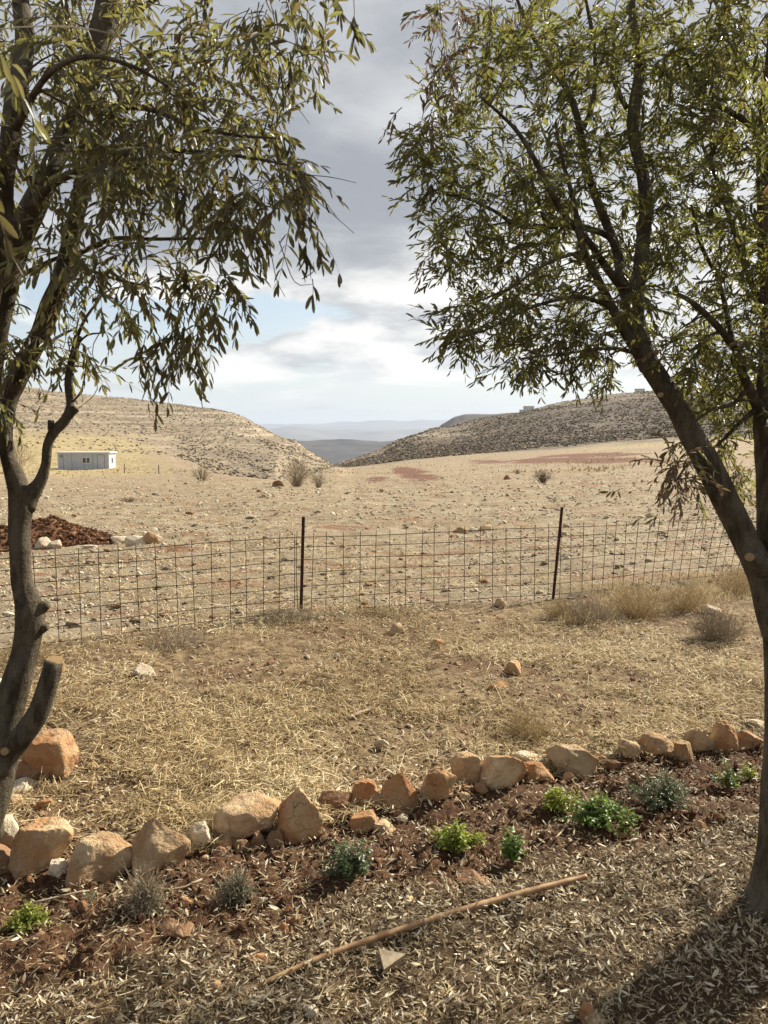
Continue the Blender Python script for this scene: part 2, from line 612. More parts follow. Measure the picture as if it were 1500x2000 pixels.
def hsv(t, col, h=0.5, s=1.0, v=1.0):
    nd = t.node('ShaderNodeHueSaturation')
    t.put(nd.inputs['Color'], col); t.put(nd.inputs['Hue'], h); t.put(nd.inputs['Saturation'], s); t.put(nd.inputs['Value'], v)
    return nd.outputs[0]


def mat_ground():
    m, t, b = new_mat('earth')
    p = geopos(t)
    soil = t.attr('soil'); field = t.attr('field'); red = t.attr('red'); hill = t.attr('hill'); grass = t.attr('grassy')
    n1 = t.noise(p, 9, 6, 0.6); n2 = t.noise(p, 60, 4, 0.6); n3_ = t.noise(p, 1.1, 5, 0.6); n4 = t.noise(p, 240, 2, 0.6)
    base = t.mix(t.ramp(n1, 0.35, 0.68), (0.13, 0.083, 0.043), (0.30, 0.22, 0.125))
    base = t.mix(t.ramp(n3_, 0.48, 0.62, 0, 0.7), base, (0.135, 0.075, 0.04))
    base = t.mix(t.math('MULTIPLY', t.attr('litter'), 0.85), base, (0.062, 0.038, 0.020))  # shade between the fallen leaves put into the colour of the soil below
    fld = t.mix(t.ramp(n2, 0.35, 0.65), (0.175, 0.135, 0.085), (0.345, 0.280, 0.180))
    fld = t.mix(t.ramp(n3_, 0.42, 0.66, 0, 0.50), fld, (0.235, 0.19, 0.13))
    nfar = t.noise(t.mapping(p, (.7, 1, 1)), 3.2, 8, 0.8)
    fld = t.mix(t.ramp(nfar, .46, .60, 0, .7), fld, (0.43, 0.365, 0.265))
    fld = t.mix(t.ramp(nfar, .44, .36, 0, .6), fld, (0.12, 0.085, 0.055))
    nrow = t.noise(t.mapping(p, (.10, .75, .2), rot=(0, 0, .12)), 1.0, 6, .7, .4)
    fld = t.mix(t.ramp(nrow, .50, .62, 0, .55), fld, (0.235, 0.175, 0.11))
    nf = t.noise(t.mapping(p, (0.55, 1.6, 1)), 1.4, 5, 0.7)
    fld = t.mix(t.math('MULTIPLY', t.ramp(nf, 0.50, 0.64), t.ramp(n1, .3, .6, .35, .85)), fld, (0.235, 0.105, 0.055))
    col = t.mix(field, base, fld)
    yel = t.mix(t.ramp(t.noise(p, 0.6, 6, .7), .35, .65), (0.26, 0.205, 0.105), (0.42, 0.34, 0.18))
    col = t.mix(grass, col, yel)
    col = t.mix(red, col, t.mix(n2, (0.115, 0.046, 0.027), (0.19, 0.095, 0.06)))
    col = t.mix(soil, col, t.mix(t.ramp(n2, .3, .7), (0.050, 0.025, 0.013), (0.135, 0.068, 0.035)))
    hn = t.noise(t.mapping(p, (0.05, 0.05, 0.35)), 1.0, 7, 0.7, 0.6)
    hf = t.noise(p, 0.55, 5, 0.75)
    hcol = t.mix(t.ramp(hf, .36, .62), (0.13, 0.10, 0.072), (0.37, 0.295, 0.195))
    hcol = t.mix(t.ramp(hn, .45, .62, 0, .7), hcol, (0.17, 0.135, 0.10))
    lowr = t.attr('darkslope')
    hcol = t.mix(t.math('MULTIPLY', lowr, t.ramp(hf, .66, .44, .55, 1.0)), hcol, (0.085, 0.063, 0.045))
    strata = t.noise(t.mapping(p, (0.012, 0.012, 0.9)), 1.0, 5, 0.65, 0.8)
    hcol = t.mix(t.math('MULTIPLY', t.ramp(strata, .52, .60, 0, .6), t.math('SUBTRACT', 1.0, lowr)), hcol, (0.44, 0.38, 0.29))
    hcol = t.mix(t.math('MULTIPLY', t.ramp(strata, .46, .38, 0, .5), t.math('SUBTRACT', 1.0, lowr)), hcol, (0.16, 0.125, 0.09))
    col = t.mix(hill, col, hcol)
    col = t.mix(0.5, col, t.mix(t.ramp(n4, .3, .7), (0.55, 0.55, 0.55), (1.25, 1.22, 1.18)), 'MULTIPLY')
    t.put(b.inputs['Base Color'], col)
    hgt = t.math('ADD', t.math('ADD', t.math('MULTIPLY', n2, 0.6), t.math('MULTIPLY', n4, 0.25)), t.math('MULTIPLY', t.math('MULTIPLY', nfar, 4.0), t.math('MAXIMUM', field, hill)))
    t.put(b.inputs['Normal'], t.bump(hgt, 0.8, 0.025))
    return m


def mat_far(name, c1, c2, sc):
    m, t, b = new_mat(name)
    p = geopos(t)
    n = t.noise(t.mapping(p, (1, 1, 4)), sc, 6, 0.7, .4)
    t.put(b.inputs['Base Color'], t.mix(t.ramp(n, .38, .62), c1, c2))
    return m


def mat_rock(name, a, bcol, stain, stain_amt=0.5, scale=1.0):
    m, t, b = new_mat(name)
    o = objco(t)
    rnd = t.node('ShaderNodeObjectInfo').outputs['Random']
    off = t.node('ShaderNodeCombineXYZ'); t.put(off.inputs[0], t.math('MULTIPLY', rnd, 37)); t.put(off.inputs[1], t.math('MULTIPLY', rnd, 91))
    o = t.vmath('ADD', o, off.outputs[0])
    n1 = t.noise(o, 5 * scale, 6, .62, .4); n2 = t.noise(o, 30 * scale, 6, .65); n3_ = t.noise(o, 110 * scale, 3, .6); n5 = t.noise(o, 3 * scale, 5, .6, .8)
    c = t.mix(t.ramp(n1, .36, .64), a, bcol)
    c = t.mix(t.ramp(n5, .47, .62, 0, stain_amt), c, stain)
    c = t.mix(t.ramp(n2, .55, .72, 0, .55), c, tuple(x * 0.42 for x in a))
    c = t.mix(t.ramp(n3_, .58, .75, 0, .35), c, (0.60, 0.52, 0.40))
    vor = t.node('ShaderNodeTexVoronoi', feature='DISTANCE_TO_EDGE'); t.put(vor.inputs['Vector'], t.vmath('ADD', o, t.scale(t.node('ShaderNodeTexNoise').outputs[1], .05))); vor.inputs['Scale'].default_value = 9 * scale
    crack = t.math('MULTIPLY', t.ramp(vor.outputs[0], .014, .0), t.ramp(n5, .54, .66))
    c = t.mix(t.math('MULTIPLY', crack, .4), c, tuple(x * .3 for x in a))
    c = hsv(t, c, 0.5, 1.0, t.math('ADD', t.math('MULTIPLY', rnd, 0.35), 0.82))
    t.put(b.inputs['Base Color'], c)
    h = t.math('SUBTRACT', t.math('ADD', t.math('MULTIPLY', n2, 1.0), t.math('MULTIPLY', n3_, 0.35)), t.math('MULTIPLY', crack, .6))
    t.put(b.inputs['Normal'], t.bump(h, 1.0, 0.018 / scale))
    return m


def mat_var(name, cols, rough=0.85, transl=0.0, tcol=None, spec=0.2, grain=None):
    """colour picked per piece by the 'rnd' attribute among a few real colours"""
    m, t, b = new_mat(name)
    a = t.attr('rnd')
    cr = t.node('ShaderNodeValToRGB')
    cr.color_ramp.interpolation = 'LINEAR'
    e = cr.color_ramp.elements
    while len(e) < len(cols):
        e.new(0.5)
    for k, (pos, c) in enumerate(cols):
        e[k].position = pos; e[k].color = (*c, 1)
    t.put(cr.inputs[0], a)
    c = cr.outputs[0]
    if grain:
        c = t.mix(t.ramp(t.noise(geopos(t), grain, 3, .6), .3, .7, 0, .45), c, tuple(x * .5 for x in cols[0][1]))
    t.put(b.inputs['Base Color'], c)
    b.inputs['Roughness'].default_value = rough
    b.inputs['Specular IOR Level'].default_value = spec
    if transl:
        tr = t.node('ShaderNodeBsdfTranslucent')
        if tcol:
            t.put(tr.inputs[0], t.mix(0.6, c, tcol))
        else:
            t.put(tr.inputs[0], c)
        mx = t.node('ShaderNodeMixShader'); mx.inputs[0].default_value = transl
        t.l.new(b.outputs[0], mx.inputs[1]); t.l.new(tr.outputs[0], mx.inputs[2])
        out = [n for n in t.n if n.type == 'OUTPUT_MATERIAL'][0]
        t.l.new(mx.outputs[0], out.inputs[0])
    return m


def mat_leaf(name, top, under, tcol, dry=(0.20, 0.085, 0.035), transl=0.42):
    m, t, b = new_mat(name)
    a = t.attr('rnd'); d = t.attr('dry')
    back = t.node('ShaderNodeNewGeometry').outputs['Backfacing']
    c = t.mix(back, top, under)
    c = hsv(t, c, t.math('ADD', t.math('MULTIPLY', a, 0.05), 0.475), 1.0, t.math('ADD', t.math('MULTIPLY', a, 0.7), 0.65))
    c = t.mix(t.math('GREATER_THAN', a, 0.965), c, (0.20, 0.155, 0.04))
    c = t.mix(d, c, dry)
    t.put(b.inputs['Base Color'], c)
    b.inputs['Roughness'].default_value = 0.42
    b.inputs['Specular IOR Level'].default_value = 0.45
    tr = t.node('ShaderNodeBsdfTranslucent')
    t.put(tr.inputs[0], t.mix(d, hsv(t, tcol, t.math('ADD', t.math('MULTIPLY', a, 0.06), 0.47), 1.0, t.math('ADD', t.math('MULTIPLY', a, 0.6), 0.7)), dry))
    mx = t.node('ShaderNodeMixShader'); mx.inputs[0].default_value = transl
    t.l.new(b.outputs[0], mx.inputs[1]); t.l.new(tr.outputs[0], mx.inputs[2])
    out = [n for n in t.n if n.type == 'OUTPUT_MATERIAL'][0]
    t.l.new(mx.outputs[0], out.inputs[0])
    return m


def mat_bark():
    m, t, b = new_mat('olive_bark')
    p = geopos(t)
    n1 = t.noise(t.mapping(p, (1, 1, 0.35)), 26, 6, .65, .4); n2 = t.noise(p, 130, 4, .65); n3_ = t.noise(p, 5, 4, .6)
    ring = t.noise(t.mapping(p, (.4, .4, 3.0)), 16, 4, .6, .5)
    c = t.mix(t.ramp(n1, .36, .66), (0.045, 0.035, 0.022), (0.125, 0.104, 0.072))
    c = t.mix(t.ramp(n3_, .5, .65, 0, .5), c, (0.14, 0.122, 0.092))
    c = t.mix(t.ramp(n2, .56, .7, 0, .5), c, (0.035, 0.027, 0.018))
    t.put(b.inputs['Base Color'], c)
    h = t.math('ADD', t.math('MULTIPLY', n1, .8), t.math('ADD', t.math('MULTIPLY', n2, .4), t.math('MULTIPLY', ring, .5)))
    t.put(b.inputs['Normal'], t.bump(h, 1.0, .016))
    return m


def mat_cut():
    m, t, b = new_mat('cut_wood')
    o = objco(t)
    wv = t.node('ShaderNodeTexWave', wave_type='RINGS', rings_direction='Z')
    t.put(wv.inputs[0], o); wv.inputs['Scale'].default_value = 70; wv.inputs['Distortion'].default_value = 3
    c = t.mix(wv.outputs[1], (0.26, 0.17, 0.085), (0.36, 0.25, 0.13))
    c = t.mix(t.ramp(t.noise(o, 60, 4, .6), .5, .7, 0, .6), c, (0.22, 0.14, 0.07))
    t.put(b.inputs['Base Color'], c)
    return m


def mat_plain(name, c, rough=0.7, metal=0.0, c2=None, sc=40, spec=0.3):
    m, t, b = new_mat(name)
    if c2:
        t.put(b.inputs['Base Color'], t.mix(t.ramp(t.noise(objco(t), sc, 5, .65), .35, .68), c, c2))
    else:
        b.inputs['Base Color'].default_value = (*c, 1)
    b.inputs['Roughness'].default_value = rough
    b.inputs['Metallic'].default_value = metal
    b.inputs['Specular IOR Level'].default_value = spec
    return m


M_ground = mat_ground()
M_lime = mat_rock('limestone', (0.36, 0.225, 0.12), (0.56, 0.42, 0.26), (0.40, 0.19, 0.075), 0.65)
M_rust = mat_rock('iron_stained_limestone', (0.32, 0.15, 0.065), (0.42, 0.24, 0.115), (0.50, 0.37, 0.22), 0.6)
M_pale = mat_rock('pale_limestone', (0.52, 0.43, 0.31), (0.62, 0.54, 0.42), (0.45, 0.30, 0.17), 0.4)
M_brownst = mat_rock('brown_stone', (0.24, 0.135, 0.075), (0.33, 0.20, 0.115), (0.17, 0.075, 0.04), 0.5)
M_fieldst = mat_rock('field_stone', (0.40, 0.31, 0.205), (0.55, 0.45, 0.32), (0.33, 0.18, 0.10), 0.35, 0.6)
M_pebble = mat_var('pebble', [(0, (0.22, 0.12, 0.07)), (0.25, (0.34, 0.26, 0.17)), (0.65, (0.50, 0.42, 0.30)), (1, (0.64, 0.57, 0.45))], 0.95, grain=50)
M_clod = mat_var('red_clod', [(0, (0.055, 0.026, 0.013)), (0.6, (0.13, 0.062, 0.030)), (1, (0.24, 0.125, 0.065))], 0.95, grain=120)
M_litter = mat_var('dead_olive_leaf', [(0, (0.09, 0.052, 0.026)), (0.4, (0.27, 0.195, 0.11)), (0.68, (0.50, 0.42, 0.28)), (1, (0.78, 0.73, 0.58))], 0.7, 0.18, None, 0.3)
M_straw = mat_var('straw', [(0, (0.14, 0.085, 0.04)), (0.3, (0.36, 0.26, 0.13)), (0.7, (0.62, 0.50, 0.29)), (1, (0.84, 0.76, 0.54))], 0.7, 0.25, None, 0.25)
M_drytwig = mat_var('dry_twig', [(0, (0.14, 0.10, 0.065)), (0.5, (0.27, 0.215, 0.15)), (1, (0.42, 0.35, 0.25))], 0.85)
M_scrub = mat_var('hill_scrub', [(0, (0.075, 0.056, 0.038)), (0.5, (0.145, 0.112, 0.075)), (1, (0.26, 0.20, 0.13))], 0.95, grain=3)
M_hillrock = mat_var('hill_rock', [(0, (0.28, 0.23, 0.17)), (1, (0.48, 0.42, 0.34))], 0.95, grain=3)
M_leafL = mat_leaf('olive_leaf', (0.028, 0.032, 0.014), (0.070, 0.072, 0.045), (0.32, 0.285, 0.09), (0.17, 0.10, 0.05), transl=.36)
M_leafR = mat_leaf('olive_leaf_narrow', (0.032, 0.042, 0.016), (0.078, 0.085, 0.045), (0.31, 0.295, 0.07), (0.20, 0.125, 0.07), transl=.38)
M_bark = mat_bark()
M_cut = mat_cut()
M_twig = mat_var('olive_twig', [(0, (0.075, 0.060, 0.035)), (1, (0.15, 0.125, 0.085))], 0.85)
M_iron = mat_plain('rusty_iron', (0.030, 0.018, 0.013), 0.75, 0.3, (0.085, 0.038, 0.022), 50)
M_wire = mat_plain('rusty_wire', (0.045, 0.026, 0.017), 0.8, 0.2, (0.022, 0.015, 0.011), 40)

# ------------------------------------------------------------------ haze (closed box of even air round everything)
HZ = bpy.data.materials.new('air')
HZ.use_nodes = True
ht = NT(HZ.node_tree); ht.n.clear()
pv = ht.node('ShaderNodeVolumePrincipled')
pv.inputs['Color'].default_value = (0.66, 0.76, 0.95, 1)
pv.inputs['Density'].default_value = 1.15e-4
pv.inputs['Anisotropy'].default_value = 0.1
ho = ht.node('ShaderNodeOutputMaterial'); ht.l.new(pv.outputs[0], ho.inputs['Volume'])

# ------------------------------------------------------------------ the land
VIEW = R(36)
tA = np.concatenate([np.linspace(-math.pi, -VIEW, 46)[:-1], np.linspace(-VIEW, VIEW, 401), np.linspace(VIEW, math.pi, 46)[1:]])


def land_sheet(name, rows_fn, th, nrows, closed):
    """polar sheet: rows_fn(th) -> (n, nrows) distances"""
    rr = rows_fn(th)
    X = np.sin(th)[:, None] * rr; Y = np.cos(th)[:, None] * rr
    Z = H(X.ravel(), Y.ravel()).reshape(X.shape)
    n, k = rr.shape
    i = np.arange(n - 1)[:, None]; j = np.arange(k - 1)[None]
    a = i * k + j
    Fq = np.stack([a, a + 1, a + k + 1, a + k], 2).reshape(-1, 4)
    Fq = Fq[:, ::-1]
    x, y = X.ravel(), Y.ravel(); r = np.hypot(x, y)
    thv = np.arctan2(x, y)
    inside = 1 - sm(y - fence_y(x) + (fbm(x * 3, y * 3, 71, 3) - .5) * .5, -0.15, 0.15)
    soil = soil_mask(x, y) * (r < 9)
    field = 1 - inside
    # bearings and distances where bare red soil shows
    red = np.zeros_like(r)
    for px, py, wpx, hy, amp in [(795, 920, 34, 15, 1), (735, 936, 26, 5, .9), (955, 902, 40, 5, .9), (1080, 899, 66, 12, 1), (1140, 889, 60, 9, 1)]:
        g, d_ = G(px, py)
        u = (x - g[0]) / (wpx / 1500 * d_); gf, df = G(px, py - hy); gn, dn = G(px, py + hy)
        v = (y - g[1]) / max(7.0, min(48.0, (gf[1] - gn[1]) / 2))
        q = np.sqrt(u * u + v * v) + (fbm(x * .22, y * .22, 77, 4) - .5) * 1.1
        red = np.maximum(red, amp * (1 - sm(q, .65, 1.0)))
    r3v = np.interp(thv, TH, r3); r4v = np.interp(thv, TH, r4)
    nn = (fbm(x * .06, y * .06, 31, 4) - .5)
    rs_ = sm(thv, gap, gap + .1)
    hill = sm(r, r3v + 6 + nn * 40, r4v + 18 - 16 * rs_ + nn * (70 - 35 * rs_))
    # dry yellow grass on the slope behind the cabin
    grass = (1 - sm(thv, R(-19), R(-14))) * sm(r, 60, 100) * (1 - sm(r, r4v + 25, r4v + 75 + nn * 60)) * .9
    grass = np.maximum(grass, sm(thv, R(12), R(18)) * sm(r, r3v - 35, r3v - 8) * (1 - sm(r, r3v, r3v + 22)) * .7)
    hill = hill * (1 - grass)
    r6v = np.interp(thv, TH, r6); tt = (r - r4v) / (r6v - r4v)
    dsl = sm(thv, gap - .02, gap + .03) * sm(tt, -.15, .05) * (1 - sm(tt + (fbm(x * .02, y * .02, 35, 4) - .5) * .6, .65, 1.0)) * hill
    me = mesh_np(name, np.stack([x, y, Z.ravel()], 1), [Fq], M_ground, True,
                 {'soil': soil, 'field': field, 'red': red, 'hill': hill, 'grassy': grass, 'darkslope': dsl, 'litter': (y < border_y(x)) * (r < 8) * 1.0})
    return tag(link(name, me), kind='structure')


def near_rows(th):
    t = np.linspace(0, 1, 430)
    e = np.interp(th, TH, r3) * 1.0
    r0 = 0.02
    split = 0.30
    rr = np.empty((len(th), 430))
    for i, E in enumerate(e):
        rr[i] = np.concatenate([np.geomspace(0.02, 1.4, 20, endpoint=False), np.geomspace(1.4, 12, 250, endpoint=False), np.geomspace(12, E, 160)])
    return rr


def hill_rows(th):
    e = np.interp(th, TH, r3); g = np.interp(th, TH, r6)
    out = np.empty((len(th), 210))
    for i in range(len(th)):
        out[i] = np.concatenate([np.linspace(e[i], g[i], 150, endpoint=False), np.linspace(g[i], g[i] + 40, 20, endpoint=False), np.geomspace(g[i] + 40, 1500, 40)])
    return out


gap = theta_of(np.array([655.0]))[0]
land_sheet('ground', near_rows, tA, 430, True)
thL = np.concatenate([np.linspace(-math.pi, -VIEW, 30)[:-1], np.linspace(-VIEW, gap, 330)])
thRt = np.concatenate([np.linspace(gap, VIEW, 330), np.linspace(VIEW, math.pi, 30)[1:]])
land_sheet('left_hill', hill_rows, thL, 210, False)
land_sheet('right_hill', hill_rows, thRt, 210, False)


def far_sheet(name, prof, r_top, r_front, z_front, r_back, z_back, mat, bump_amp, seed, n=260, m=40):
    """a far range: crest through prof [(px, py)] at r_top, sloping down to the front and back"""
    px = np.array([p[0] for p in prof], float); py = np.array([p[1] for p in prof], float)
    xs = np.linspace(px[0], px[-1], n)
    th = theta_of(xs); zt = 1.6 + np.interp(xs, px, slope(px, py)) * r_top
    t = np.concatenate([np.linspace(0, 1, m), 1 + np.linspace(0, 1, 12)[1:]])
    V = []
    for i in range(n):
        rr = np.where(t <= 1, r_front + (r_top - r_front) * t, r_top + (r_back - r_top) * (t - 1))
        s_ = np.where(t <= 1, t ** 0.8, 2 - t)
        z = np.where(t <= 1, z_front + (zt[i] - z_front) * s_, z_back + (zt[i] - z_back) * s_)
        x = np.sin(th[i]) * rr; y = np.cos(th[i]) * rr
        f = 5.0 / r_top
        z = z + (fbm(x * f * 4, y * f * 4, seed, 5) - .5) * bump_amp * np.clip(1.3 - np.abs(t - 0.55) * 1.4, 0.12, 1)
        V.append(np.stack([x, y, z], 1))
    V = np.concatenate(V); k = len(t)
    i = np.arange(n - 1)[:, None]; j = np.arange(k - 1)[None]; a = i * k + j
    Fq = np.stack([a, a + 1, a + k + 1, a + k], 2).reshape(-1, 4)[:, ::-1]
    return tag(link(name, mesh_np(name, V, [Fq], mat, True)), kind='structure')


M_plat = mat_far('plateau_scrub', (0.025, 0.023, 0.024), (0.07, 0.058, 0.050), 0.012)
M_platp = mat_far('far_slopes', (0.06, 0.055, 0.05), (0.14, 0.12, 0.10), 0.0012)
far_sheet('plateau', [(200, 858), (560, 859), (600, 860), (700, 859.5), (760, 860.5), (800, 859), (1400, 858)], 2500, 1550, -150, 4200, -170, M_plat, 26, 3)
far_sheet('far_spur', [(700, 900), (800, 866), (850, 838), (862, 828), (885, 814), (905, 809), (960, 809.5), (1000, 807), (1200, 800), (1500, 800)], 1300, 820, -60, 1500, -100, M_plat, 10, 5)
far_sheet('distant_mountains', [(-300, 832), (300, 828), (500, 827), (560, 826), (600, 828), (660, 827), (720, 824), (780, 822), (850, 820), (950, 822), (1800, 830)], 13500, 9500, -160, 16500, -160, M_platp, 160, 8)
far_sheet('middle_mountains', [(-300, 840), (480, 838), (540, 836), (570, 830), (600, 832), (640, 838), (700, 842), (780, 839), (850, 834), (900, 838), (1800, 842)], 9000, 6500, -150, 11000, -150, M_platp, 110, 10)
# the low plain that carries the far country to the horizon
a_ = np.linspace(0, 2 * math.pi, 97)[:-1]
rings = np.array([1400, 3000, 6000, 12000, 17500.0])
Vp = np.concatenate([np.stack([np.sin(a_) * r, np.cos(a_) * r, np.full(96, -152.0)], 1) for r in rings])
i = np.arange(4)[:, None] * 96; j = np.arange(96)[None]; j2 = (j + 1) % 96
Fp = np.stack([i + j, i + j2, i + 96 + j2, i + 96 + j], 2).reshape(-1, 4)[:, ::-1]
tag(link('plain', mesh_np('plain', Vp, [Fp], M_platp, True)), kind='structure')

Vh, Fh = box((-18000, -18000, -200), (18000, 18000, 330))
hz = link('haze', mesh_np('haze', Vh, Fh, HZ, False))
tag(hz, kind='stuff')

# ------------------------------------------------------------------ rocks of the garden border
_rk = [100]


def put_rock(x0, x1, y0, y1, mat, label, group=None, name='rock', seed=None, sub=4, depthf=0.8, planes=9, rough=0.05, tilt=0.25, sink=0.22, cat='rock', taper=None):
    """a rock whose outline spans x0..x1, y0..y1 in the photograph, resting on the ground there"""
    _rk[0] += 1
    seed = seed or _rk[0] * 7 + 3
    rng = np.random.RandomState(seed)
    g, d = G((x0 + x1) / 2, y1)
    wd = (x1 - x0) * (1.07 if sub >= 4 else 1.0) / 1500 * d; ht_ = (y1 - y0) / 1500 * d
    dp = wd * depthf
    view = (1.6 - g[2]) / math.hypot(g[0], g[1])
    # the far side of the top adds to the apparent height
    hh = max(ht_ * 0.95 - dp * 0.35 * view, ht_ * 0.55) / 1.0
    Vr, Fr = rock_shape(seed, sub, 13, rough=.14 if rough == .05 else rough)
    rm = np.array(Matrix.Rotation(rng.uniform(0, 6.28), 3, 'Z') @ Matrix.Rotation(rng.uniform(-tilt, tilt), 3, 'X'))
    Vr = Vr @ rm.T
    Vr -= (Vr.max(0) + Vr.min(0)) / 2
    Vr /= (Vr.max(0) - Vr.min(0))
    tp = rng.uniform(.05, .35) if taper is None else taper
    zt_ = np.clip(Vr[:, 2] + .5, 0, 1) ** 1.3
    Vr[:, 0] = Vr[:, 0] * (1 - tp * zt_) + tp * zt_ * rng.uniform(-.15, .15); Vr[:, 1] *= 1 - tp * zt_
    Vr[:, 0] /= np.ptp(Vr[:, 0])
    Vr = Vr * np.array([wd, dp, hh * (1 + sink)])
    Vr[:, 2] += hh * (1 + sink) / 2
    out = np.array([g[0], g[1]]) / math.hypot(g[0], g[1])
    loc = (g[0] + out[0] * dp * 0.42, g[1] + out[1] * dp * 0.42, float(H(g[0] + out[0] * dp * .42, g[1] + out[1] * dp * .42)) - hh * sink - 0.005)
    me = mesh_np(name, Vr, [Fr], mat, sub >= 3)
    if sub >= 3:
        try:
            me.set_sharp_from_angle(angle=R(32))
        except Exception:
            pass
    o = link(name, me, None, loc)
    o.rotation_euler = (0, 0, -math.atan2(g[0], g[1]))
    tag(o, label, cat, group)
    return o


